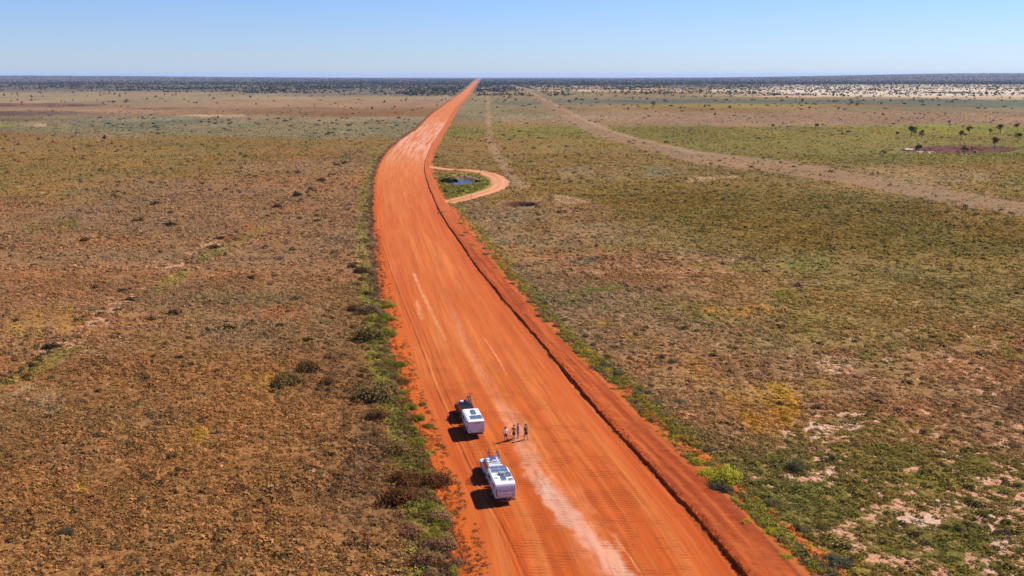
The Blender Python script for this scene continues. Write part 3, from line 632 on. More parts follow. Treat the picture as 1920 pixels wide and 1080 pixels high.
gb_u = lambda v: np.interp(v, [p[1] for p in GREEN_BELT], [p[0] for p in GREEN_BELT])
def level(v):
    for a, t in ((1040, 'at the bottom edge'), (960, 'just below the near caravan'), (895, 'level with the near caravan'), (835, 'level with the white car'), (770, 'level with the far caravan'), (700, 'level with the dark car'), (620, 'farther than the dark car'), (520, 'beyond the convoy'), (440, 'near the bend'), (0, 'beside the distant road bend')):
        if v >= a: return t
def size(w, a, b): return 'small' if w < a else 'large' if w > b else 'mid-sized'
for k in range(58):     # green bushes of the left belt
    v = n_.uniform(560, 1090); u = gb_u(v)+n_.normal(0, 13)+6; wp = n_.uniform(20, 42)*np.interp(v, [500, 1000], [.7, 1.1])
    shrub(u, v, wp, [(120,124,52), (136,138,60), (104,108,44), (144,146,70)][k % 4], size(wp, 24, 34)+' '+['olive-green', 'fresh green', 'dark green', 'pale yellow-green'][k % 4]+' bush in the left verge belt, '+level(v), 'green bushes of the left verge belt', hf=1.1)
for k in range(42):     # brown-grey bushes mixed in
    v = n_.uniform(470, 1085); u = gb_u(v)+n_.normal(-20, 30)*np.interp(v, [500, 1000], [.8, 1.2]); wp = n_.uniform(16, 40)*np.interp(v, [450, 1000], [.6, 1.1])
    shrub(u, v, wp, [BR, BK, (118,96,74), (102,92,62)][k % 4], size(wp, 17, 26)+' '+['grey-brown', 'dark brown', 'pinkish brown', 'olive-brown'][k % 4]+' bush of the left verge belt, '+level(v), 'brown bushes of the left verge belt')
rb_u = lambda v: np.interp(v, [p[1] for p in RIGHT_BELT], [p[0] for p in RIGHT_BELT])
for k in range(84):
    v = 400+680*(k+n_.uniform(0, 1))/84; u = rb_u(v)+n_.normal(0, 7)+[0, -4, 16, 2][k % 4]; wp = n_.uniform(15, 30)*np.interp(v, [400, 1000], [.6, 1.15])
    shrub(u, v, wp, [(140,116,86), (128,104,76), (134,130,52), (136,118,70), (120,96,70)][k % 5], size(wp, 13, 20)+' '+['tan', 'dull brown', 'green', 'olive-tan', 'dark brown'][k % 5]+' bush in the right verge row, '+level(v), 'bushes of the right verge row')
for k in range(26):
    v = n_.uniform(600, 1075); u = rb_u(v)+n_.uniform(8, 60)*np.interp(v, [600, 1000], [.6, 1.1]); wp = n_.uniform(14, 32)*np.interp(v, [600, 1000], [.8, 1.2])
    shrub(u, v, wp, (108,104,80) if k % 3 else (118,114,60), size(wp, 18, 26)+(' grey' if k % 3 else ' green')+' saltbush behind the right verge row, '+level(v), 'saltbushes behind the right verge row')
for (u, v, wp) in ((1160,704,34),(1142,690,26),(1195,742,24),(1238,760,26),(1274,757,24),(1096,612,18),(1098,632,18),(1114,648,18),(1262,680,24),(1087,578,16),(1222,725,14)):
    shrub(u, v, wp, (102,102,82), size(wp, 18, 25)+' blue-grey rounded saltbush on the plain right of the verge, '+level(v), 'blue-grey saltbushes near the right verge')
for k in range(90):      # scattered over the plain
    v = 250+560*n_.uniform(0, 1)**1.3; u = n_.uniform(0, 690) if k % 2 else n_.uniform(1000, 1920)
    if u > 690 and u < rb_u(v)+60: continue
    if ((u-540)/60)**2+((v-700)/60)**2 < 1: continue
    shrub(u, v, n_.uniform(6, 15)*np.interp(v, [250, 700], [.75, 1.35]), [(92,80,62), (84,76,56), (100,84,60)][k % 3], 'small dark shrub scattered singly over the open plain', 'dark shrubs scattered over the plain', far=True, hf=.85, small=k > 14)
OLDT = [(60,688),(52,710),(93,654),(186,590),(236,546),(240,562),(290,382),(258,415),(318,424),(410,449),(432,443),(400,466),(600,340),(620,328),(556,368),(562,365),(582,356),(520,390),(630,310),(646,306),(525,612),(575,640),(430,618),(470,522),(660,502),(595,415),(156,452),(318,423),(470,608),(322,590),(335,672)]
for k, (u, v) in enumerate(OLDT):
    shrub(u, v, (14+11*((k*7) % 5)/4)*np.interp(v, [300, 700], [1.0, 1.7]), [(84,78,54), (94,80,56)][k % 2], ['low dark', 'low brownish'][k % 2]+' bush along the old track across the left plain, '+('near the left edge' if u < 200 else 'partway along' if u < 380 else 'in its middle stretch' if u < 500 else 'towards the road'), 'bushes along the old left track', far=True, hf=.8)
for (u, v, wp, c, lb) in ((837,343,28,(48,52,32),'dark green bushy clump at the left end of the dam'),(851,342,20,(56,60,36),'rounded green bush between the dam water and the big dark clump'),
   (894,342,18,(74,52,40),'dead brown brush at the right end of the dam'),(862,361,18,(50,54,34),'dark bush in the green patch below the dam'),(835,361,13,(52,56,34),'small dark bush left of the one below the dam'),(899,327,8,(70,78,44),'tiny bush by the pole on the dirt loop'),
   (1590,248,10,(58,50,44),'dark dome-shaped bush alone on the far green flat'),(820,296,10,(86,98,60),'grey-green bush beside the far right road edge'),(938,430,14,(84,76,66),'dark bush beyond the right verge above the bank bend'),(285,385,18,(92,84,56),'olive-brown bush standing out in the upper left plain')):
    shrub(u, v, wp, c, lb, far=wp < 22, hf=1.15)
    if 'water' in lb or 'dam' in lb: C.objects[-1].location.z = -.05
for k in range(150):     # grey-green bands
    if k < 95: u, v = n_.uniform(130, 800), 0; v = n_.uniform(218, 250)+u*.004; lb, gp = 'low grey-green bush in the dotted band across the far left plain', 'low bushes of the far left band'
    else: u, v = n_.uniform(960, 1900), n_.uniform(186, 206); lb, gp = 'low grey bush in the dark band across the far right plain', 'low bushes of the far right band'
    if XL(G(u, v)[1])-3 < G(u, v)[0] < XO(G(u, v)[1])+6: continue
    shrub(u, v, n_.uniform(4, 9), (90,90,72), lb, gp, far=True, hf=.6, small=True)

for k in range(130):
    t_ = n_.uniform(0, 1)*(len(TRACK_OLD)-1); i_ = int(t_); f_ = t_-i_; a_, b_ = TRACK_OLD[i_], TRACK_OLD[min(i_+1, len(TRACK_OLD)-1)]
    u = a_[0]*(1-f_)+b_[0]*f_+n_.normal(6, 7); v = a_[1]*(1-f_)+b_[1]*f_+n_.normal(3, 4); xx, yy, _ = G(u, v)
    SMALL.append((xx, yy, n_.uniform(.25, .70)*(.6+yy/600), .8, alb(*[(92,84,56), (108,104,58), (80,82,54)][k % 3])))
for k in range(900):
    v = 430+600*n_.uniform(0, 1)**1.2; u = n_.uniform(1000, 1930) if k % 3 else n_.uniform(0, 700); xx, yy, _ = G(u, v)
    if xx < XO(yy)+2.5 and xx > XL(yy)-3: continue
    if float(fbm(np.array([xx/9.]), np.array([yy/9.]), 161, 3)[0]) < .47: continue
    SMALL.append((xx, yy, n_.uniform(.22, .62), .75, alb(*([(96,98,46), (84,82,50), (104,100,56), (92,80,62)] if k % 3 else [(104,86,58), (92,80,54), (110,100,62), (98,78,60)])[k % 4])))
for k in range(1500):
    v = 186+230*n_.uniform(0, 1)**1.25; u = n_.uniform(0, 1920); xx, yy, _ = G(u, v)
    if XL(yy)-3 < xx < XO(yy)+8 or (800 < u < 960 and 305 < v < 392): continue
    if float(fbm(np.array([xx/60.]), np.array([yy/90.]), 151, 3)[0]) < .46: continue
    SMALL.append((xx, yy, n_.uniform(.35, 1.05)*(.6+yy/900), .7, alb(*[(98,90,66), (88,82,70), (110,92,64), (104,102,70)][k % 4])))
q = np.array([t[:4] for t in SMALL]); r9 = np.random.default_rng(4)
V, F, cc = domes(q[:, 0], q[:, 1], relief(q[:, 0], q[:, 1]), q[:, 2], q[:, 2]*q[:, 3], 90, np.array([t[4] for t in SMALL])*1.7, .22, r9, .5)
tag(mesh_np('scattered_scrub', V, F, M_STUFF, attrs={'col': cc}), 'small dark and grey-green bushes dotted over the far plain on both sides', 'scrub', kind='stuff')

# ---------------------------------------------------------------- trees
def tree_parts(seed, vase=True):
    r = np.random.default_rng(seed); bm = bmesh.new(); tips = []
    def limb(p, d, l, rad, lev):
        q = p+d*l; cyl(bm, p, q, rad, rad*.62, 7)
        if lev == 0: tips.append(q); return
        for _ in range(3 if lev > 1 else 2):
            dd = (d+Vector(r.normal(0, .42, 3))+Vector((0, 0, .12))).normalized(); limb(q, dd, l*r.uniform(.55, .8), rad*.6, lev-1)
    limb(Vector((0, 0, -.05)), Vector((r.normal(0, .06), r.normal(0, .06), 1)).normalized(), .36, .035, 2)
    me = bpy.data.meshes.new('trunk'); bm.to_mesh(me); bm.free(); me.materials.append(M_BARK)
    ps = []
    for t in tips+[Vector((0, 0, .8))]:
        s = r.uniform(.13, .24); one = np.ones(1); zz = max(.45, min(.88, t.z))
        for sg in (1, -1):
            v_, f_, c_ = domes(one*t.x*1.1, one*t.y*1.1, one*0, one*s, one*s*.8, 34 if sg > 0 else 16, np.ones((1, 3))*r.uniform(.8, 1.2), .26, r, .6, colvar=.35)
            v_[:, 2] = v_[:, 2]*sg+zz; ps.append((v_, f_, c_))
    V, F, cc = merge(ps); o = mesh_np('crown', V, F, M_LEAF, attrs={'col': cc}); mc = o.data; bpy.data.objects.remove(o)
    return me, mc
def cyl(bm, p0, p1, r0, r1=None, seg=10, cap=True):
    r1 = r0 if r1 is None else r1; p0, p1 = Vector(p0), Vector(p1); d = (p1-p0)
    q = d.to_track_quat('Z', 'Y').to_matrix(); a = []; b = []
    for i in range(seg):
        t = 2*math.pi*i/seg; o = q @ Vector((math.cos(t), math.sin(t), 0)); a.append(bm.verts.new(p0+o*r0)); b.append(bm.verts.new(p1+o*r1))
    for i in range(seg): bm.faces.new((a[i], a[(i+1) % seg], b[(i+1) % seg], b[i]))
    if cap: bm.faces.new(a[::-1]); bm.faces.new(b)
TREES = [tree_parts(300+i) for i in range(5)]
def tree(u, v, hpx, label, group=None, i=[0], name='tree', col=(66,72,50), wide=1.0):
    i[0] += 1; xx, yy, _ = G(u, v); h = hpx*1.35*dep(yy)/F_PX; t = TREES[i[0] % 5]
    e = empty(name, (xx, yy, float(relief(np.array([xx]), np.array([yy]))[0])), (i[0]*1.7) % 6.28); e.scale = (h*wide, h*wide, h)
    a = bpy.data.objects.new('trunk', t[0]); C.objects.link(a); a.parent = e
    b = bpy.data.objects.new('crown', t[1]); C.objects.link(b); b.parent = e; b.color = (*[float(q)*1.2 for q in alb(*col)], 1)
    return tag(e, label, 'tree', group)
FT = [(1707,258,18,'tallest far tree with a split crown, left of the far green flat trees'),(1680,257,9,'small thin tree just left of the tallest split-crowned tree'),(1728,260,13,'dark narrow tree above the left part of the red claypan'),
 (1802,263,14,'leaning tree with a broad top standing above the middle of the claypan'),(1817,253,13,'round-topped tree just behind the leaning one above the claypan'),(1876,251,15,'wide dark-crowned tree near the right edge, back row'),
 (1908,246,13,'fan-shaped tree farthest back at the right edge'),(1856,251,8,'small pale tree left of the wide dark-crowned tree'),(1908,267,14,'thin tree at the right edge, in front of the fan-shaped one'),(1865,276,17,'leaning tree right at the far bank of the claypan'),
 (1722,289,15,'slender tree in front of the white salt patches of the claypan'),(1808,291,14,'bare grey-topped tree in front of the middle of the claypan'),(1655,294,10,'small sparse tree left of the claypan in the foreground grass'),(1780,235,7,'small dark tree on the far rim of the bright green flat'),
 (1827,292,7,'stunted tree right of the bare grey-topped one'),(1448,241,7,'leftmost small tree on the rim of the far green flat'),(1529,243,10,'lollipop-shaped tree on the rim of the far green flat')]
for (u, v, h, lb) in FT: tree(u, v, h, lb, wide=.95)
for (u, v, w_) in ((1767,258,9),(1895,254,9),(1908,289,8),(1818,291,7),(1741,255,3),(1746,262,4),(1787,264,3),(1733,266,3),(1659,249,3),(1687,267,3),(1704,262,3)):
    shrub(u, v, w_, (66,72,52), 'small dark bush among the far trees by the claypan', 'bushes among the far claypan trees', far=True)
k = 0
while k < 170:           # nearest rank of the bush country
    u = n_.uniform(-10, 1930); side = u < 880
    vf = np.interp(u, [0, 300, 600, 850], [165.5, 169, 173, 177]) if side else np.interp(u, [905, 1100, 1400, 1920], [180, 178, 178, 181])
    v = vf-abs(n_.normal(0, 2.4))+n_.uniform(-.5, 1.0)
    xx, yy, _ = G(u, v)
    if XL(yy)-8 < xx < XO(yy)+8: continue
    s_u = np.interp(v, [p[1] for p in STRIP_UP], [p[0] for p in STRIP_UP])
    if abs(u-s_u) < 14: continue
    k += 1
    if side: tree(u, v, n_.uniform(2.2, 3.8), 'small dark tree in the front rank of the far bush left of the road', 'front rank of far bush left of the road', wide=1.2, col=(82,82,66))
    else: tree(u, v, n_.uniform(2.6, 4.6), 'small dark tree in the front rank of the far bush right of the road', 'front rank of far bush right of the road', wide=1.2, col=(76,82,62))

# the endless bush behind them
ps = []
for (n, va, vb, K) in ((66000, 157, 196, 8), (44000, 149.5, 159, 6), (16000, 146.3, 150.5, 6)):
    v = rs.uniform(va, vb, n)
    yy = CAM_H/np.tan(np.arctan((540-v)/F_PX*-1)+PITCH); xx = rs.uniform(-1, 1, n)*(yy*.60); u = U_of(xx, yy)
    L_ = u < 890
    front = np.where(L_, np.interp(u, [0, 300, 600, 850], [165.5, 169, 173, 177]), np.interp(u, [905, 1100, 1400, 1920], [179, 177, 177, 180]))
    front = front+(fbm(xx/90, xx*0+2, 133, 4)-.5)*5; t = np.clip((front-v)/20., -.4, 1.3); prob = np.clip(.16+.62*t+(fbm(xx/120, yy/300, 131, 5)-.5)*1.7, 0, 1)*np.where(v > front+3, 0, 1); prob = np.maximum(prob, .055*np.exp(-np.maximum(v-front, 0)/7.)*(fbm(xx/60, yy/120, 137, 3) > .45))
    prob = prob*np.where((u > 1250) & (v > 158) & (v < 174), .50, 1)*np.where((u > 950) & (v > 170), .6, 1)
    keep = (rs.uniform(0, 1, n) < prob) & ((xx < XL(yy)-4-.002*yy) | (xx > XO(yy)+4+.002*yy))
    su = np.interp(v, [p[1] for p in STRIP_UP], [p[0] for p in STRIP_UP]); keep &= ~((np.abs(u-su-3) < np.interp(v, [160, 180], [3, 16])) & (v > 160))
    xx, yy = xx[keep], yy[keep]; m = len(xx); r_ = rs.uniform(.9, 2.3, m)*(1+yy/7000)
    c_ = alb(84, 86, 68)*rs.uniform(.65, 1.3, (m, 1)); zg = relief(xx, yy)
    ps.append(domes(xx, yy, zg+.4, r_, rs.uniform(1.8, 4.6, m), K, c_, .8, rs, .4))
V, F, cc = merge(ps)
tag(mesh_np('woodland', V, F, M_STUFF, attrs={'col': cc}), 'dark band of scrub and low trees running to the horizon', 'woodland', kind='stuff')

# ---------------------------------------------------------------- termite mounds, posts, rocks
M_MOUND = paint('mound_earth', tuple(alb(112, 52, 42)), .95, var=.25, scale=3)
M_ROCK = paint('dark_rock', (.10, .06, .05), .9, var=.3, scale=4)
def mound_mesh(name, seed, peaks, mat=M_MOUND):
    r = np.random.default_rng(seed); bm = bmesh.new(); bmesh.ops.create_icosphere(bm, subdivisions=4, radius=1)
    for v_ in bm.verts:
        p = v_.co.copy(); a = math.atan2(p.y, p.x); z_ = max(p.z, -.15)
        rad = (1-.45*max(z_, 0))*(1+.16*math.sin(3*a+seed)+.09*math.sin(7*a+2*seed)); h = z_*(1+.25*sum(math.exp(-((a-q)/.5)**2) for q in peaks))
        w_ = 1+.12*(float(fbm(np.array([p.x*3+9]), np.array([p.y*3+p.z*4+seed]), seed))-.5)*2
        v_.co = Vector((p.x*rad*w_, p.y*rad*w_, h*w_))
    for f in bm.faces: f.smooth = True
    me = bpy.data.meshes.new(name); bm.to_mesh(me); bm.free(); me.materials.append(mat); return me
MM = [mound_mesh('mound_%s' % c, i+1, pk) for i, (c, pk) in enumerate((('tall', [0]), ('blunt', [1.5]), ('double', [-2, 1])))]
def mound(u, v, wpx, hpx, label, group=None, i=[0]):
    i[0] += 1; xx, yy, _ = G(u, v); k = dep(yy)/F_PX; o = bpy.data.objects.new('termite_mound', MM[i[0] % 3]); C.objects.link(o)
    o.location = (xx, yy, float(relief(np.array([xx]), np.array([yy]))[0])); o.scale = (wpx*k/2, wpx*k/2.2, hpx*k); o.rotation_euler = (0, 0, i[0]*1.3)
    return tag(o, label, 'termite mound', group)
mound(197,260,8,7.5,'largest dark red termite mound, alone on the upper left plain')
mound(210,270,6,4,'smaller dark red mound just right of and below the largest one')
mound(73,263,5,5.5,'upright mound between the two leftmost low mounds'); mound(35,272,7,5,'broad reddish mound near the left edge, on the olive grass')
mound(99,267,5,4,'small mound halfway between the upright one and the largest one'); mound(140,282,5,5.5,'slim mound nearest the camera on the upper left plain')
mound(30,301,9,3.5,'flat dark mound at the left edge in the pale grass'); mound(698,204,5,4.5,'lone dark mound left of the far road bend')
mound(1495,537,21,6.5,'long broken dark red mound with a pale top, green grass at its foot')
mound(1683,494,4,7.5,'slim dark red mound standing upright on the right plain'); mound(1558,473,4,4.5,'lower of two small dark mounds on the right plain'); mound(1558,462,4,4.5,'upper of two small dark mounds on the right plain')
mound(1783,447,8,3.5,'low reddish mound on the right plain near the olive grass'); mound(1246,397,7,3,'low dark mound at the edge of the olive grass right of the dry pit'); mound(1561,437,3,5,'thin dark mound uppermost of three in a column on the right plain')
for (u, v, s) in ((8,179,5),(33,188,4),(66,187,3),(41,193,4),(188,179,4),(193,194,4),(345,187,3),(369,193,4),(480,196,4),(392,225,4),(409,221,5),(740,201,4),(236,215,3),(115,190,3),(290,208,3),(11,257,5),(233,190,3)):
    mound(u, v, s, s*.75, 'tiny dark mound dotted over the far left plain', 'far mounds on the left plain')
for (u, v, s) in ((1178,205,5),(1276,203,5),(1369,202,5),(1341,215,5),(1330,199,4),(1322,199,4),(1518,203,5),(1640,213,4),(1655,215,5),(1144,197,4),(932,202,4),(1004,202,4),(1261,268,3),(1287,276,3),(1395,280,3),(1281,266,3)):
    mound(u, v, s, s*.75, 'tiny dark mound dotted over the far right plain', 'far mounds on the right plain')
me_r = mound_mesh('rock_shape', 9, [0, 2], M_ROCK)
for k, (u, v, s, lb) in enumerate(((1483,1022,9,'dark angular rock beside the yellow grass of the right verge'),(1492,1018,7,'smaller rock right of the dark angular rock'),(1529,1050,8,'low dark rock nearest the bottom right verge'))):
    o = bpy.data.objects.new('rock', me_r); C.objects.link(o); p = G(u, v); q = s*dep(p[1])/F_PX; o.location = (p[0], p[1], -.02); o.scale = (q*.6, q*.5, q*.5); o.rotation_euler = (0, 0, k*2.); tag(o, lb, 'rock')

# ---------------------------------------------------------------- bmesh helpers for made things
def bx(bm, c, s, bev=0, rot=None, seg=2):
    r = bmesh.ops.create_cube(bm, size=1); vs = r['verts']
    M = Matrix.Translation(Vector(c)) @ (rot.to_4x4() if rot else Matrix()) @ Matrix.Diagonal((*s, 1))
    bmesh.ops.transform(bm, matrix=M, verts=vs)
    if bev:
        ed = list({e for v_ in vs for e in v_.link_edges}); bmesh.ops.bevel(bm, geom=ed, offset=bev, segments=seg, affect='EDGES')
def prism(bm, prof, x0, x1, bev=0):
    a = [bm.verts.new((x0, p[0], p[1])) for p in prof]; b = [bm.verts.new((x1, p[0], p[1])) for p in prof]; n = len(prof)
    f1 = bm.faces.new(a); f2 = bm.faces.new(b[::-1])
    for i in range(n): bm.faces.new((a[(i+1) % n], a[i], b[i], b[(i+1) % n]))
    bmesh.ops.recalc_face_normals(bm, faces=bm.faces)
    if bev:
        bmesh.ops.bevel(bm, geom=list(f1.edges)+list(f2.edges), offset=bev, segments=2, affect='EDGES')
def slab(bm, pts, n, th):                 # a panel: outline pts (3D), thickness th along n
    n = Vector(n).normalized()*th; a = [bm.verts.new(Vector(p)) for p in pts]; b = [bm.verts.new(Vector(p)+n) for p in pts]; k = len(pts)
    bm.faces.new(a[::-1]); bm.faces.new(b)
    for i in range(k): bm.faces.new((a[i], a[(i+1) % k], b[(i+1) % k], b[i]))
def ring(bm, c, R_, r_, axis='X', seg=28, s2=8):
    c = Vector(c); g = []
    for i in range(seg):
        t = 2*math.pi*i/seg; row = []
        for j in range(s2):
            q = 2*math.pi*j/s2; rr = R_+r_*math.cos(q); a_, b_, h_ = rr*math.cos(t), rr*math.sin(t), r_*math.sin(q)
            row.append(bm.verts.new(c+(Vector((h_, a_, b_)) if axis == 'X' else Vector((a_, b_, h_)))))
        g.append(row)
    for i in range(seg):
        for j in range(s2): bm.faces.new((g[i][j], g[(i+1) % seg][j], g[(i+1) % seg][(j+1) % s2], g[i][(j+1) % s2]))
def fin(name, bm, mat, parent=None, smooth=False, label=None):
    me = bpy.data.meshes.new(name); bmesh.ops.recalc_face_normals(bm, faces=bm.faces)
    for f in bm.faces: f.smooth = smooth
    bm.to_mesh(me); bm.free(); me.materials.append(mat)
    o = bpy.data.objects.new(name, me); C.objects.link(o)
    if parent: o.parent = parent
    if label: o['label'] = label
    return o
def part(name, mat, parent, fn, **k):
    bm = bmesh.new(); fn(bm); return fin(name, bm, mat, parent, **k)
def text(name, s, size, loc, rot, mat, parent, shear=0.0, ext=.004):
    cu = bpy.data.curves.new(name, 'FONT'); cu.body = s; cu.size = size; cu.extrude = ext; cu.shear = shear; cu.align_x = 'CENTER'; cu.align_y = 'CENTER'
    t = bpy.data.objects.new(name+'_src', cu); C.objects.link(t); dg = bpy.context.evaluated_depsgraph_get(); me = bpy.data.meshes.new_from_object(t.evaluated_get(dg))
    bpy.data.objects.remove(t); me.materials.clear(); me.materials.append(mat)
    o = bpy.data.objects.new(name, me); C.objects.link(o); o.parent = parent; o.location = loc; o.rotation_euler = rot; return o
M_WHITE = paint('white_paint', (.62, .62, .65), .35, var=.03, dust=.2, coat=.3)
M_SHELL = paint('caravan_shell', (.60, .59, .62), .45, var=.03, dust=.22)
M_DARKP = paint('dark_car_paint', (.012, .014, .024), .5, var=.1, dust=.05, spec=.3)
M_GLASS = paint('dark_glass', (.012, .013, .018), .08, spec=.8, var=.05)
M_BLACK = paint('black_plastic', (.018, .018, .02), .6, var=.2, dust=.3)
M_TYRE = paint('tyre_rubber', (.025, .022, .022), .85, var=.2, dust=.5)
M_RIM = paint('alloy_rim', (.45, .45, .47), .35, metal=.7)
M_RED = paint('red_lens', (.45, .012, .012), .25); M_CLEAR = paint('clear_lens', (.75, .78, .8), .15)
M_SOLAR = paint('solar_cells', (.06, .08, .13), .22, spec=.7, var=.15, scale=12); M_ALU = paint('aluminium', (.62, .64, .66), .35, metal=.8)
M_GREY = paint('grey_plastic', (.22, .23, .25), .6); M_YEL = paint('yellow_plate', (.75, .50, .04), .5); M_NAVY = paint('navy_ink', (.03, .035, .09), .5)
M_BLUE = paint('blue_fabric', (.05, .20, .62), .8, var=.2); M_REDF = paint('red_plastic', (.55, .03, .02), .5); M_PLBL = paint('pale_plate', (.55, .62, .78), .5)
M_INKR = paint('red_ink', (.42, .05, .05), .5); M_BROWNG = paint('tinted_hatch', (.16, .10, .09), .2)

def wheel(parent, x, y, r, w_):
    e = part('wheel', M_TYRE, parent, lambda bm: (ring(bm, (x, y, r), r-w_*.42, w_*.42, 'X', 26, 8), cyl(bm, (x-w_*.3, y, r), (x+w_*.3, y, r), r*.72, seg=24)), smooth=True)
    part('rim', M_RIM, e, lambda bm: (cyl(bm, (x-w_*.46, y, r), (x+w_*.46, y, r), r*.52, seg=18), [bx(bm, (x, y, r), (w_*.98, r*.16, r*1.0), rot=Matrix.Rotation(a*math.pi/5, 3, 'X')) for a in range(5)]))
    return e

def caravan(loc, rz, label, W, Ln, H, kind):
    """local: y forward, body centre at origin; rear face at -Ln/2"""
    e = empty('caravan', loc, rz); tag(e, label, 'caravan'); h = Ln/2; z0 = .70
    if kind == 'big':
        prof = [(-h+.12, z0), (-h, z0+.22), (-h, H-.62), (-h+.02, H-.30), (-h+.10, H-.12), (-h+.26, H), (h-.5, H), (h-.12, H-.12), (h, H-.5), (h-.02, z0+.45), (h-.35, z0)]
    else:
        prof = [(-h+.10, z0), (-h, z0+.14), (-h, H-.05), (-h+.05, H), (h-.25, H), (h-.05, H-.1), (h, H-.55), (h-.02, z0+.45), (h-.35, z0)]
    part('body', M_SHELL, e, lambda bm: prism(bm, prof, -W/2, W/2, .045))
    part('chassis', M_BLACK, e, lambda bm: (bx(bm, (-.45, 0, z0-.09), (.08, Ln*.96, .14)), bx(bm, (.45, 0, z0-.09), (.08, Ln*.96, .14)), [bx(bm, (0, -h+.3+k*.7, z0-.08), (W*.86, .07, .1)) for k in range(int(Ln/.7))], bx(bm, (0, 0, z0-.03), (W*.9, Ln*.9, .05))))
    part('drawbar', M_BLACK, e, lambda bm: (cyl(bm, (-.5, h-.3, .52), (0, h+1.15, .5), .05), cyl(bm, (.5, h-.3, .52), (0, h+1.15, .5), .05), cyl(bm, (0, h+1.1, .5), (0, h+1.35, .5), .045), cyl(bm, (.12, h+.95, .15), (.12, h+.95, .75), .035)))
    part('toolbox', M_GREY, e, lambda bm: bx(bm, (0, h+.25, .78), (W*.62, .42, .42), .03))
    for sx in (-1, 1):
        wheel(e, sx*(W/2-.11), -.12 if kind == 'big' else -.2, .38, .24)
        part('wheel_arch', M_BLACK, e, lambda bm: (bx(bm, (sx*(W/2+.005), -.12 if kind == 'big' else -.2, z0+.16), (.04, 1.0, .12), .02), bx(bm, (sx*(W/2+.005), -.12 if kind == 'big' else -.2, z0+.05), (.03, 1.15, .12), .01)))
        part('side_panel', M_GREY, e, lambda bm: bx(bm, (sx*(W/2+.004), h*.62, z0+.22), (.016, h*.62, .34), .004))
        part('window', M_GLASS, e, lambda bm: (bx(bm, (sx*(W/2+.008), h*.42, H-.62), (.024, h*.62, .42), .008)))
        if kind == 'big': part('window', M_GLASS, e, lambda bm: (bx(bm, (sx*(W/2+.008), -h*.62, H-.58), (.024, h*.36, .34), .008)))
        part('tail_light', M_RED, e, lambda bm: bx(bm, (sx*(W/2-.24), -h-.012, z0+.30), (.26, .03, .07), .01))
    part('door', M_SHELL, e, lambda bm: bx(bm, (-W/2-.012, -h*.12+.35, z0+.80), (.03, .62, H-z0-.5), .01))
    part('roof_awning', M_GREY if kind == 'big' else M_ALU, e, lambda bm: cyl(bm, (-W/2-.05, -h*.82, H-.13), (-W/2-.05, h*.78, H-.13), .06))
    def rp(name, x0, x1, y0, y1, zt, mat, frame=None):       # fractions of the roof, y from the front
        cx = -W/2+W*(x0+x1)/2; cy = h-Ln*(y0+y1)/2; sx_, sy_ = W*(x1-x0), Ln*(y1-y0)
        o = part(name, mat, e, lambda bm: bx(bm, (cx, cy, H+zt), (sx_, sy_, .035), .004))
        if frame:
            part('frame', M_ALU, o, lambda bm: [bx(bm, (cx+dx_*sx_/2, cy, H+zt+.003), (.03, sy_+.03, .042)) for dx_ in (-1, 1)]+[bx(bm, (cx, cy+dy_*(sy_/2-.0), H+zt+.001), (sx_-.031, .03, .042)) for dy_ in (-1, 1)])
        return o
    if kind == 'big':
        for a in ((.10,.50,.05,.18), (.52,.92,.05,.18), (.10,.50,.21,.36), (.52,.92,.21,.36), (.70,.96,.40,.66), (.40,.64,.60,.84)): rp('solar_panel', *a, .05, M_SOLAR, True)
        part('air_conditioner', M_GREY, e, lambda bm: (bx(bm, (.04, h-Ln*.48, H+.12), (.62, .66, .20), .07), bx(bm, (.04, h-Ln*.48, H+.23), (.34, .34, .03), .01)))
        rp('roof_hatch', .74, .95, .76, .86, .05, M_BROWNG, True); rp('roof_vent', .10, .26, .64, .69, .04, M_GREY)
        part('antenna', M_BLACK, e, lambda bm: (cyl(bm, (-W*.27, h-Ln*.50, H), (-W*.22, h-Ln*.47, H+.3), .018), cyl(bm, (-W*.27, h-Ln*.50, H), (-W*.27, h-Ln*.50, H+.06), .06)))
        part('rear_trim', M_NAVY, e, lambda bm: bx(bm, (0, -h-.012, H-.64), (W*.96, .035, .05), .008))
        part('rear_panel', M_SHELL, e, lambda bm: bx(bm, (.04, -h-.016, z0+.66), (W*.80, .035, .62), .012))
        part('marker_board', M_INKR, e, lambda bm: [bx(bm, (-W*.40+k*W*.1, -h-.034, z0+.42), (W*.05, .012, .05)) for k in range(9) if k not in (4, 5)])
        part('corner_strip', paint('amber_strip', tuple(alb(190, 110, 70)), .6), e, lambda bm: bx(bm, (-W*.445, -h-.014, z0+.66), (.10, .03, .66), .008))
        part('number_plate', M_YEL, e, lambda bm: bx(bm, (.06, -h-.044, z0+.42), (.36, .015, .11), .004))
        text('lettering', 'Mountain Trail', .25, (.02, -h-.042, z0+.80), (math.pi/2, 0, 0), M_NAVY, e, shear=.35)
        part('rear_bumper', M_BLACK, e, lambda bm: (bx(bm, (0, -h-.12, z0-.08), (W*.94, .12, .14), .02), bx(bm, (-.55, -h+.02, z0-.1), (.07, .3, .07)), bx(bm, (.55, -h+.02, z0-.1), (.07, .3, .07))))
        part('mud_flap', M_INKR, e, lambda bm: bx(bm, (.1, -h+.12, .42), (W*.42, .03, .2), .005))
        part('rear_light', M_CLEAR, e, lambda bm: bx(bm, (.03, -h-.04, H-.60), (.12, .06, .06), .015))
    else:
        for a in ((.24,.60,.60,.86), (.61,.95,.60,.86)): rp('solar_panel', *a, .05, M_SOLAR, True)
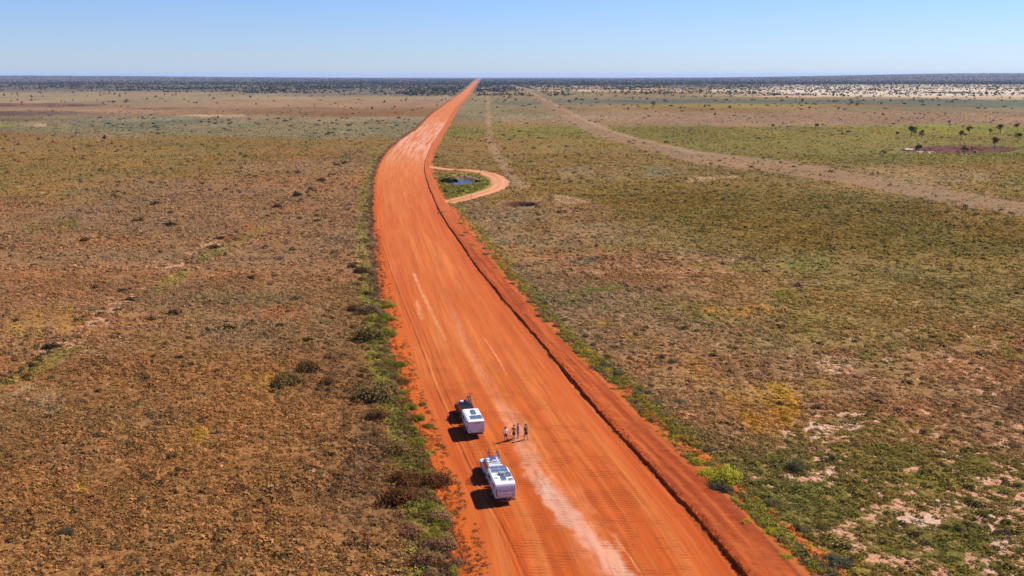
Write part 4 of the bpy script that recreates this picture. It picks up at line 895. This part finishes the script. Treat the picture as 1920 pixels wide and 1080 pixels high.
        part('solar_panel', M_SOLAR, e, lambda bm: slab(bm, [(-W/2+W*fx, h-Ln*fy, H+.03) for fx, fy in ((.42,.22),(.50,.16),(.66,.16),(.72,.22),(.72,.50),(.42,.50))][::-1], (0, 0, 1), .045))
        part('roof_rail', M_ALU, e, lambda bm: (bx(bm, (-W*.40, 0, H+.02), (.035, Ln*.86, .05), .008), bx(bm, (W*.40, .1, H+.02), (.035, Ln*.7, .05), .008)))
        part('rear_edge_trim', M_ALU, e, lambda bm: bx(bm, (0, -h-.01, H-.05), (W*.98, .05, .06), .012))
        part('badge', M_BLACK, e, lambda bm: [bx(bm, (-.20+k*.10+(.03 if k > 3 else 0), -h-.008, H-.22), (.07, .014, (.06, .05, .08, .07, .1, .08, .09)[k]), .003) for k in range(7)])
        part('sticker', M_INKR, e, lambda bm: [bx(bm, (.30+k*.085, -h-.008, z0+.34), (.06, .012, .07)) for k in range(5)])
        part('number_plate', M_PLBL, e, lambda bm: bx(bm, (-.42, -h-.012, z0+.26), (.34, .02, .11), .004))
        part('rear_bumper', M_BLACK, e, lambda bm: (bx(bm, (.0, -h-.06, z0-.08), (W*.8, .10, .10), .015)))
        part('storage_hatch', M_GREY, e, lambda bm: bx(bm, (-W/2-.01, -h*.72, z0+.42), (.02, .7, .5), .008))
    return e

def car(loc, rz, label, W, Ln, H, paintm, name='four_wheel_drive'):
    e = empty(name, loc, rz); tag(e, label, 'car'); h = Ln/2; r = .40; fa, ra = h-.92, -h+1.05; belt = 1.12; z0 = .46
    def arc(c, rr, z_, rev=False):
        a = [(c+rr*math.cos(t), z_+rr*math.sin(t)) for t in np.linspace(0, math.pi, 9)]; return a
    low = [(h-.02, z0), (h, z0+.25), (h-.06, belt-.22), (h-.25, belt-.08), (.95, belt+.0), (-h+.05, belt), (-h, belt-.25), (-h, z0+.1), (-h+.1, z0)]
    low += arc(ra, r+.1, r+.04)[::-1]+arc(fa, r+.1, r+.04)[::-1]
    part('body', paintm, e, lambda bm: prism(bm, low, -W/2, W/2, .06))
    # greenhouse: bottom and top rings
    b = [(-W/2+.04, -h+.10), (W/2-.04, -h+.10), (W/2-.04, 1.05), (-W/2+.04, 1.05)]; t = [(-W/2+.20, -h+.34), (W/2-.20, -h+.34), (W/2-.20, .35), (-W/2+.20, .35)]
    def cab(bm):
        B_ = [bm.verts.new((*p, belt-.03)) for p in b]; T_ = [bm.verts.new((*p, H)) for p in t]
        bm.faces.new(B_[::-1]); bm.faces.new(T_)
        for i in range(4): bm.faces.new((B_[i], B_[(i+1) % 4], T_[(i+1) % 4], T_[i]))
        bmesh.ops.bevel(bm, geom=[e_ for e_ in bm.edges], offset=.05, segments=3, affect='EDGES')
    part('cabin', paintm, e, cab, smooth=False)
    def face_panel(bm, i, f0, f1, g0, g1, off=.012):
        P0, P1, Q1, Q0 = Vector((*b[i], belt-.03)), Vector((*b[(i+1) % 4], belt-.03)), Vector((*t[(i+1) % 4], H)), Vector((*t[i], H))
        n = (P1-P0).cross(Q0-P0).normalized(); q = lambda f, g_: (P0.lerp(P1, f)).lerp(Q0.lerp(Q1, f), g_)
        slab(bm, [q(f0, g0)-n*.01, q(f1, g0)-n*.01, q(f1, g1)-n*.01, q(f0, g1)-n*.01], n, off+.01)
    part('rear_window', M_GLASS, e, lambda bm: face_panel(bm, 0, .08, .92, .18, .86))
    part('windscreen', M_GLASS, e, lambda bm: face_panel(bm, 2, .06, .94, .12, .92))
    for f0, f1 in ((.04, .30), (.32, .60), (.62, .90)):
        part('side_window', M_GLASS, e, lambda bm: face_panel(bm, 1, f0, f1, .16, .84)); part('side_window', M_GLASS, e, lambda bm: face_panel(bm, 3, 1-f1, 1-f0, .16, .84))
    part('bonnet', paintm, e, lambda bm: slab(bm, [(-W*.40, 1.0, belt+.012), (-W*.38, h-.3, belt-.07), (W*.38, h-.3, belt-.07), (W*.40, 1.0, belt+.012)][::-1], (0, 0, 1), .03))
    for sx in (-1, 1):
        wheel(e, sx*(W/2-.12), fa, r, .26); wheel(e, sx*(W/2-.12), ra, r, .26)
        m_ = part('side_mirror', paintm, e, lambda bm: (bx(bm, (sx*(W/2+.13), .82, belt+.12), (.20, .12, .17), .03), bx(bm, (sx*(W/2+.02), .82, belt+.06), (.1, .05, .05))))
        part('tail_light', M_RED, e, lambda bm: bx(bm, (sx*(W/2-.09), -h+.02, belt-.14), (.22, .12, .30), .02))
        part('headlight', M_CLEAR, e, lambda bm: bx(bm, (sx*(W/2-.24), h-.02, belt-.30), (.36, .10, .16), .02))
        part('side_step', M_BLACK, e, lambda bm: bx(bm, (sx*(W/2+.04), (fa+ra)/2, z0-.06), (.16, fa-ra-1.1, .05), .015))
        part('door_handle', M_BLACK, e, lambda bm: (bx(bm, (sx*(W/2+.008), .05, belt-.14), (.03, .16, .03), .006), bx(bm, (sx*(W/2+.008), -.85, belt-.14), (.03, .16, .03), .006)))
    part('front_bumper', M_BLACK, e, lambda bm: (bx(bm, (0, h+.06, z0+.12), (W*.98, .18, .24), .04), cyl(bm, (-.5, h+.14, z0+.2), (-.5, h+.1, belt-.05), .03), cyl(bm, (.5, h+.14, z0+.2), (.5, h+.1, belt-.05), .03), cyl(bm, (-.5, h+.1, belt-.05), (.5, h+.1, belt-.05), .03)))
    part('rear_bumper', M_BLACK, e, lambda bm: (bx(bm, (0, -h-.06, z0+.08), (W*.96, .16, .16), .03), cyl(bm, (0, -h-.08, .46), (0, -h-.28, .46), .03)))
    part('roof_rack', M_BLACK, e, lambda bm: ([bx(bm, (0, y_, H+.09), (W-.42, .05, .035), .006) for y_ in (-h+.55, -h+1.05, -.45, .05)]+[bx(bm, (sx*(W/2-.24), (-h+.6)/2, H+.07), (.04, h-.45, .04), .008) for sx in (-1, 1)]+[bx(bm, (sx*(W/2-.24), y_, H+.03), (.04, .06, .08)) for sx in (-1, 1) for y_ in (-h+.6, .0)]))
    part('snorkel', M_BLACK, e, lambda bm: (cyl(bm, (W/2-.02, 1.05, belt-.05), (W/2-.16, .42, H+.02), .035), bx(bm, (W/2-.16, .46, H+.08), (.09, .12, .12), .02)))
    return e

def bicycle(loc, rz, label, mat, scale=1.0, lean=0):
    e = empty('bicycle', loc, rz); e.rotation_euler = (0, lean, rz); e.scale = (scale,)*3; tag(e, label, 'bicycle', None); r = .35; wb = 1.06
    for y_ in (-wb/2, wb/2):
        w_ = part('wheel', M_TYRE, e, lambda bm: ring(bm, (0, y_, r), r-.024, .026, 'X', 30, 6), smooth=True)
        part('spokes', M_ALU, w_, lambda bm: ([cyl(bm, (0, y_, r), (0, y_+math.cos(a)*(r-.05), r+math.sin(a)*(r-.05)), .0035, seg=4) for a in np.linspace(0, 2*math.pi, 15)[:-1]], cyl(bm, (-.04, y_, r), (.04, y_, r), .022), ring(bm, (0, y_, r), r-.05, .01, 'X', 26, 5)))
    bb = Vector((0, -.05, .30)); st = Vector((0, -.24, .82)); hd = Vector((0, .36, .86)); h2 = Vector((0, .40, .70)); ra_ = Vector((0, -wb/2, r)); fa_ = Vector((0, wb/2, r))
    part('bike_frame', mat, e, lambda bm: [cyl(bm, a, b_, q) for a, b_, q in ((bb, st, .018), (bb, h2, .024), (st-Vector((0, .0, .08)), hd-Vector((0, 0, .03)), .02), (hd, h2, .024), (bb, ra_+Vector((.05, 0, 0)), .012), (bb, ra_-Vector((.05, 0, 0)), .012), (st-Vector((0, 0, .1)), ra_+Vector((.05, 0, 0)), .010), (st-Vector((0, 0, .1)), ra_-Vector((.05, 0, 0)), .010))])
    part('fork', M_BLACK, e, lambda bm: (cyl(bm, h2+Vector((.05, 0, 0)), fa_+Vector((.05, 0, 0)), .017), cyl(bm, h2-Vector((.05, 0, 0)), fa_-Vector((.05, 0, 0)), .017), cyl(bm, h2-Vector((.06, 0, 0)), h2+Vector((.06, 0, 0)), .02)))
    part('handlebar', M_BLACK, e, lambda bm: (cyl(bm, hd, hd+Vector((0, .05, .12)), .018), cyl(bm, (-.36, .38, .99), (.36, .38, .99), .016), cyl(bm, (-.36, .38, .99), (-.25, .38, .99), .022), cyl(bm, (.36, .38, .99), (.25, .38, .99), .022)))
    part('saddle', M_BLACK, e, lambda bm: (cyl(bm, st, st+Vector((0, -.03, .1)), .014), prism(bm, [(-.40, .93), (-.38, .97), (-.12, .955), (-.12, .93)], -.055, .055, .02)))
    part('crank', M_ALU, e, lambda bm: (cyl(bm, bb+Vector((.05, 0, 0)), bb+Vector((.065, 0, 0)), .09, seg=20), cyl(bm, bb-Vector((.09, 0, 0)), bb+Vector((.09, 0, 0)), .015), cyl(bm, bb+Vector((.08, 0, 0)), bb+Vector((.08, .12, -.12)), .010), cyl(bm, bb-Vector((.08, 0, 0)), bb+Vector((-.08, -.12, .12)), .010), bx(bm, bb+Vector((.13, .12, -.12)), (.1, .08, .02)), bx(bm, bb+Vector((-.13, -.12, .12)), (.1, .08, .02))))
    return e

# convoy: measured roof corners give place, heading and length
def frame(rl, rr, fl, fr, z_):
    rl, rr, fl, fr = [Vector(G(*p, z_)) for p in (rl, rr, fl, fr)]; rc, fc = (rl+rr)/2, (fl+fr)/2; d = fc-rc
    return (rc+fc)/2, math.atan2(-d.x, d.y), d.length, (rr-rl).length
RD = .16
def world(e_loc, rz, x_, y_, z_): c, s = math.cos(rz), math.sin(rz); return (e_loc[0]+c*x_-s*y_, e_loc[1]+s*x_+c*y_, z_)
HB = 2.25; cB, aB, lB, wB = frame((929.5,908), (966,903.5), (914.5,875), (950,871), HB+RD); print('VAN B', cB, math.degrees(aB), lB, wB)
HA = 2.15; cA, aA, lA, wA = frame((879,791), (907.5,787), (866,765), (895.5,764), HA+RD); print('VAN A', cA, math.degrees(aA), lA, wA)
wB = wB+.04; wA = wA+.05
caravan((cB.x, cB.y, RD-.05), aB, 'near white caravan with six roof solar panels and lettering on its tail', wB, lB, HB, 'big')
caravan((cA.x, cA.y, RD-.05), aA, 'far white caravan behind the dark car, plain tail and three roof solar panels', wA, lA, HA, 'small')
LC = 4.5
def ahead(c, a, l, gap): return world(c, a, 0, l/2+gap+LC/2, 0)
aCB, aCA = aB+R(1), aA+R(2)
pB = ahead(cB, aB, lB, .75); pA = ahead(cA, aA, lA, .80); print('cars', pB, pA)
cwB = car((pB[0]-.02, pB[1], RD-.03), aCB, 'white four-wheel-drive wagon towing the near caravan, bikes on its roof', 1.86, LC, 1.86, M_WHITE)
cwA = car((pA[0]-.1, pA[1], RD-.03), aCA, 'dark blue-grey four-wheel-drive wagon at the head of the convoy', 1.80, LC, 1.84, M_DARKP)
def onroof(p, a, x_, y_, H): return world(p, a, x_, y_, H+RD-.03+.115)
bicycle(onroof(pB, aCB, -.42, -.62, 1.86), aCB, 'left-hand upright bicycle on the roof of the white car', M_BLACK, .98)
bicycle(onroof(pB, aCB, .50, -.62, 1.86), aCB+R(2), 'right-hand upright bicycle on the roof of the white car', paint('bike_red', (.10, .03, .03), .4), .98)
bicycle(onroof(pA, aCA, .22, -.55, 1.84), aCA, 'left-hand one of two dark bicycles close together on the dark car', M_BLACK, .95)
bicycle(onroof(pA, aCA, .50, -.50, 1.84), aCA-R(3), 'right-hand one of two dark bicycles on the dark car, handlebar highest', M_BLACK, 1.02)
def loose(name, label, cat, mat, p, rz, fn):
    bm = bmesh.new(); fn(bm); o = fin(name, bm, mat, smooth=False); o.location = p; o.rotation_euler = (0, 0, rz); return tag(o, label, cat)
loose('duffel_bag', 'blue bag strapped between the two bicycles on the white car roof', 'bag', M_BLUE, onroof(pB, aCB, .02, -.45, 1.86), aCB+.3, lambda bm: (bx(bm, (0, 0, .10), (.62, .30, .20), .08), bx(bm, (0, 0, .205), (.3, .04, .02), .005)))
loose('coiled_hose', 'white hose coiled in a ring on the white car roof behind the blue bag', 'hose', M_SHELL, onroof(pB, aCB, .10, -.98, 1.86), aCB, lambda bm: (ring(bm, (0, 0, .03), .26, .022, 'Z'), ring(bm, (.01, .01, .065), .24, .022, 'Z')))
loose('storage_tub', 'pale blue tub at the front left of the dark car roof', 'tub', M_PLBL, onroof(pA, aCA, -.52, -.30, 1.84), aCA, lambda bm: (bx(bm, (0, 0, .10), (.34, .40, .20), .04), bx(bm, (0, 0, .205), (.37, .43, .03), .01)))
loose('jerry_can', 'red fuel can beside the bikes on the dark car roof', 'fuel can', M_REDF, onroof(pA, aCA, -.12, -.2, 1.84), aCA, lambda bm: (bx(bm, (0, 0, .14), (.34, .16, .28), .03), cyl(bm, (-.08, 0, .3), (.08, 0, .3), .015), cyl(bm, (.12, 0, .26), (.16, 0, .32), .02)))

# ---------------------------------------------------------------- people
M_SKIN = paint('skin', (.36, .20, .13), .6, var=.05); M_SKIN2 = paint('skin_tanned', (.24, .125, .08), .6, var=.05); M_HAIR = paint('hair', (.03, .02, .015), .8)
M_EYE = paint('eye', (.02, .02, .02), .3)
def skin_mesh(nodes, edges, sub=2):
    """nodes: name -> (x,y,z,r)"""
    ks = list(nodes); me = bpy.data.meshes.new('skin_src'); me.from_pydata([nodes[k][:3] for k in ks], [(ks.index(a), ks.index(b)) for a, b in edges], [])
    o = bpy.data.objects.new('skin_src', me); C.objects.link(o); m = o.modifiers.new('s', 'SKIN'); m.use_smooth_shade = True
    for i, k in enumerate(ks):
        r = nodes[k][3]; me.skin_vertices[0].data[i].radius = (r, r) if not isinstance(r, tuple) else r; me.skin_vertices[0].data[i].use_root = (i == 0)
    s = o.modifiers.new('sub', 'SUBSURF'); s.levels = sub; s.render_levels = sub
    dg = bpy.context.evaluated_depsgraph_get(); r = bpy.data.meshes.new_from_object(o.evaluated_get(dg)); bpy.data.objects.remove(o); return r
def person(u, v, rz, label, hgt, shirt, shorts, arms, step=.06, hat=None, long_shirt=False, skin=M_SKIN, wide=1.0, hairlen=0, turn=0):
    p = G(u, v); e = empty('person', (p[0], p[1], .16), rz); k = hgt/1.78; e.scale = (k, k, k); tag(e, label, 'person')
    N = {'pel': (0, 0, .96, (.135*wide, .10*wide)), 'sp': (0, .005, 1.12, (.12*wide, .09*wide)), 'ch': (0, .0, 1.32, (.145*wide, .10*wide)), 'nk': (0, .0, 1.49, .055), 'hb': (0, -.01, 1.57, .062), 'hd': (0, -.012, 1.65, (.078, .092)), 'ht': (0, .0, 1.735, (.062, .072))}
    E = [('pel', 'sp'), ('sp', 'ch'), ('ch', 'nk'), ('nk', 'hb'), ('hb', 'hd'), ('hd', 'ht')]
    S = {'w': (0, 0, (.78 if long_shirt else .93), (.175*wide, .14*wide)), 'sp': (0, .005, 1.10, (.15*wide, .12*wide)), 'ch': (0, 0, 1.31, (.17*wide, .125*wide)), 'top': (0, 0, 1.44, (.10, .08))}
    SE = [('w', 'sp'), ('sp', 'ch'), ('ch', 'top')]
    T = {'w': (0, 0, 1.0, (.155*wide, .125*wide)), 'p': (0, 0, .90, (.16*wide, .13*wide))}; TE = [('w', 'p')]
    for sx, nm in ((-1, 'l'), (1, 'r')):
        ang, fwd, bend = arms[0 if sx < 0 else 1]
        sh = Vector((sx*.185*wide, 0, 1.42)); el = sh+Vector((sx*math.sin(ang)*.30, -math.sin(fwd)*.30, -math.cos(ang)*.29)); wr = el+Vector((sx*math.sin(ang*.6)*.25, -math.sin(fwd+bend)*.25, -math.cos(fwd+bend)*.25))
        d = (wr-el).normalized(); pa = wr+d*.075
        N.update({nm+'sh': (*sh, .058), nm+'el': (*el, .042), nm+'wr': (*wr, .027), nm+'pa': (*pa, (.032, .016))}); E += [('ch', nm+'sh'), (nm+'sh', nm+'el'), (nm+'el', nm+'wr'), (nm+'wr', nm+'pa')]
        for q, (o_, l_) in enumerate(((-.028, .062), (-.010, .072), (.009, .068), (.026, .052))):
            a = pa+Vector((0, o_, 0))+d*.02; b = a+d*l_*.55+Vector((-sx*.006, 0, 0)); c = b+d*l_*.45+Vector((-sx*.018, 0, 0))
            N.update({nm+'f%d' % q: (*a, .010), nm+'g%d' % q: (*b, .0085), nm+'h%d' % q: (*c, .0075)}); E += [(nm+'pa', nm+'f%d' % q), (nm+'f%d' % q, nm+'g%d' % q), (nm+'g%d' % q, nm+'h%d' % q)]
        a = wr+d*.03+Vector((-sx*.01, -.034, 0)); b = a+d*.04+Vector((-sx*.012, -.02, 0)); N.update({nm+'t0': (*a, .012), nm+'t1': (*b, .010)}); E += [(nm+'wr', nm+'t0'), (nm+'t0', nm+'t1')]
        me_ = sh.lerp(el, .72); S.update({nm+'s': (*sh, .082), nm+'e': (*me_, .072)}); SE += [('ch', nm+'s'), (nm+'s', nm+'e')]
        st_y = sx*step; hp = Vector((sx*.085*wide, 0, .90)); kn = Vector((sx*.10, -st_y*.6-.02, .49)); an = Vector((sx*.105, -st_y*1.3+.02, .075)); toe = an+Vector((sx*.02, -.17, -.045))
        N.update({nm+'hp': (*hp, .088*wide), nm+'kn': (*kn, .055), nm+'cf': (*(kn.lerp(an, .35)+Vector((0, .01, 0))), .052), nm+'an': (*an, .036), nm+'to': (*toe, (.04, .026))}); E += [('pel', nm+'hp'), (nm+'hp', nm+'kn'), (nm+'kn', nm+'cf'), (nm+'cf', nm+'an'), (nm+'an', nm+'to')]
        lg = hp.lerp(kn, .80); T.update({nm+'h': (*hp, .115*wide), nm+'k': (*lg, .098)}); TE += [('p', nm+'h'), (nm+'h', nm+'k')]
    def add(name, me, mat):
        me.materials.clear(); me.materials.append(mat); o = bpy.data.objects.new(name, me); C.objects.link(o); o.parent = e; return o
    b = add('body', skin_mesh(N, E), skin)
    add('shirt', skin_mesh(S, SE), shirt); add('shorts', skin_mesh(T, TE), shorts)
    for sx in (-1, 1):
        part('shoe', M_BLACK, e, lambda bm: bx(bm, (sx*.122, -sx*step*1.3-.06, .04), (.095, .27, .085), .035), smooth=True)
        part('eye', M_EYE, e, lambda bm: bmesh.ops.create_icosphere(bm, subdivisions=1, radius=.012, matrix=Matrix.Translation((sx*.032, -.098, 1.655))))
    part('nose', skin, e, lambda bm: cyl(bm, (0, -.092, 1.66), (0, -.118, 1.625), .008, .014, 8)); part('mouth', paint('lips', (.25, .08, .06), .6), e, lambda bm: bx(bm, (0, -.092, 1.595), (.045, .012, .010), .003))
    def hairf(bm):
        bmesh.ops.create_uvsphere(bm, u_segments=16, v_segments=10, radius=.1, matrix=Matrix.Translation((0, .014, 1.685)) @ Matrix.Diagonal((.92, 1.08, .95, 1)))
        if hairlen: bx(bm, (0, .075, 1.56), (.13, .06, .2), .03)
        bmesh.ops.delete(bm, geom=[v_ for v_ in bm.verts if v_.co.y < -.055 and v_.co.z < 1.71], context='VERTS')
    part('hair', M_HAIR, e, hairf, smooth=True)
    if hat is not None: part('hat', hat, e, lambda bm: (cyl(bm, (0, 0, 1.715), (0, 0, 1.725), .185, .17, 20), cyl(bm, (0, 0, 1.72), (0, 0, 1.82), .105, .085, 18)), smooth=False)
    return e
fab = lambda n, *c: paint(n, c, .9, var=.12, scale=14)
P1 = person(948.3, 830.5, R(28), 'person in a white top and navy shorts at the left of the group', 1.82, fab('white_cloth', .80, .80, .78), fab('navy_cloth', .03, .03, .12), ((.42, .25, .1), (.14, -.3, .55)), .13, skin=M_SKIN2, hairlen=1, wide=.95)
P2 = person(963.5, 827.5, R(-25), 'person in a mustard yellow shirt and black shorts, second from the left', 1.86, fab('yellow_cloth', .60, .26, .015), fab('black_cloth', .02, .018, .022), ((.22, .1, .5), (.30, .1, .6)), .04, skin=M_SKIN, wide=1.12)
P3 = person(971.2, 824, R(-60), 'person in a long blue shirt close behind the yellow-shirted one', 1.86, fab('blue_cloth', .16, .20, .66), fab('blue_grey_cloth', .12, .13, .30), ((.16, .0, .2), (.18, .1, .3)), .03, long_shirt=True, skin=M_SKIN2, wide=.9)
P4 = person(986, 827.3, R(40), 'person in a dark brown shirt, shorts and brimmed hat at the right of the group', 1.92, fab('brown_cloth', .085, .055, .045), fab('dark_shorts', .03, .018, .02), ((.36, .15, .2), (.10, -.2, .35)), .11, hat=paint('hat_felt', (.07, .045, .035), .9), skin=M_SKIN, wide=1.1)
def held(name, label, cat, mat, owner, loc, fn):
    bpy.context.view_layer.update(); bm = bmesh.new(); fn(bm); o = fin(name, bm, mat); o.location = owner.matrix_world @ Vector(loc); o.rotation_euler = owner.rotation_euler; return tag(o, label, cat)
held('sun_hat', 'straw-brown hat hanging from the hand of the person in white', 'hat', paint('straw', (.30, .20, .10), .9), P1, (-.43, -.17, .60), lambda bm: (cyl(bm, (0, 0, -.01), (0, 0, .01), .15, .15, 20), cyl(bm, (0, 0, 0), (0, -.0, .10), .085, .07, 16), cyl(bm, (0, 0, .09), (.04, .02, .20), .006)))
held('camera_bag', 'small dark bag in the hand of the person in dark brown', 'bag', M_BLACK, P4, (-.40, -.13, .62), lambda bm: (bx(bm, (0, 0, 0), (.12, .10, .18), .03), cyl(bm, (-.03, 0, .08), (0, 0, .16), .008), cyl(bm, (.03, 0, .08), (0, 0, .16), .008)))

# ---------------------------------------------------------------- posts by the dirt loop
M_POST = paint('weathered_post', (.13, .11, .10), .9, var=.3)
def post(u, v, h, label, group=None, th=.07, cap=False):
    p = G(u, v); e = part('post', M_POST, None, lambda bm: (cyl(bm, (0, 0, -.1), (0, 0, h), th, th*.85, 9), bx(bm, (0, 0, h*.93), (th*3.4, th*1.2, th*1.2)) if cap else None)); e.location = (p[0], p[1], 0); return tag(e, label, 'post', group)
post(900.5, 324.5, 3.0, 'tall thin pole standing on the far side of the pale dirt loop', th=.10, cap=True)
post(883.5, 374.5, 1.9, 'upper grey post of the short fence line below the dirt loop'); post(888, 383, 1.6, 'middle leaning post of the short fence line below the dirt loop'); post(890.5, 391, 1.9, 'lowest post of the short fence line below the dirt loop')

# ---------------------------------------------------------------- the air itself
def haze():
    m = bpy.data.materials.new('haze'); m.use_nodes = True; N = m.node_tree.nodes; N.clear(); out = N.new('ShaderNodeOutputMaterial'); pv = N.new('ShaderNodeVolumePrincipled')
    pv.inputs['Color'].default_value = (.42, .60, 1, 1); pv.inputs['Density'].default_value = HZ; m.node_tree.links.new(pv.outputs[0], out.inputs['Volume'])
    o = part('haze', m, None, lambda bm: bx(bm, (0, 12000, 54), (46000, 52000, 122))); tag(o, kind='stuff'); o['label'] = 'thin blue haze in the air over the whole plain'; o['category'] = 'haze'
HZ = 2.3e-5
haze()
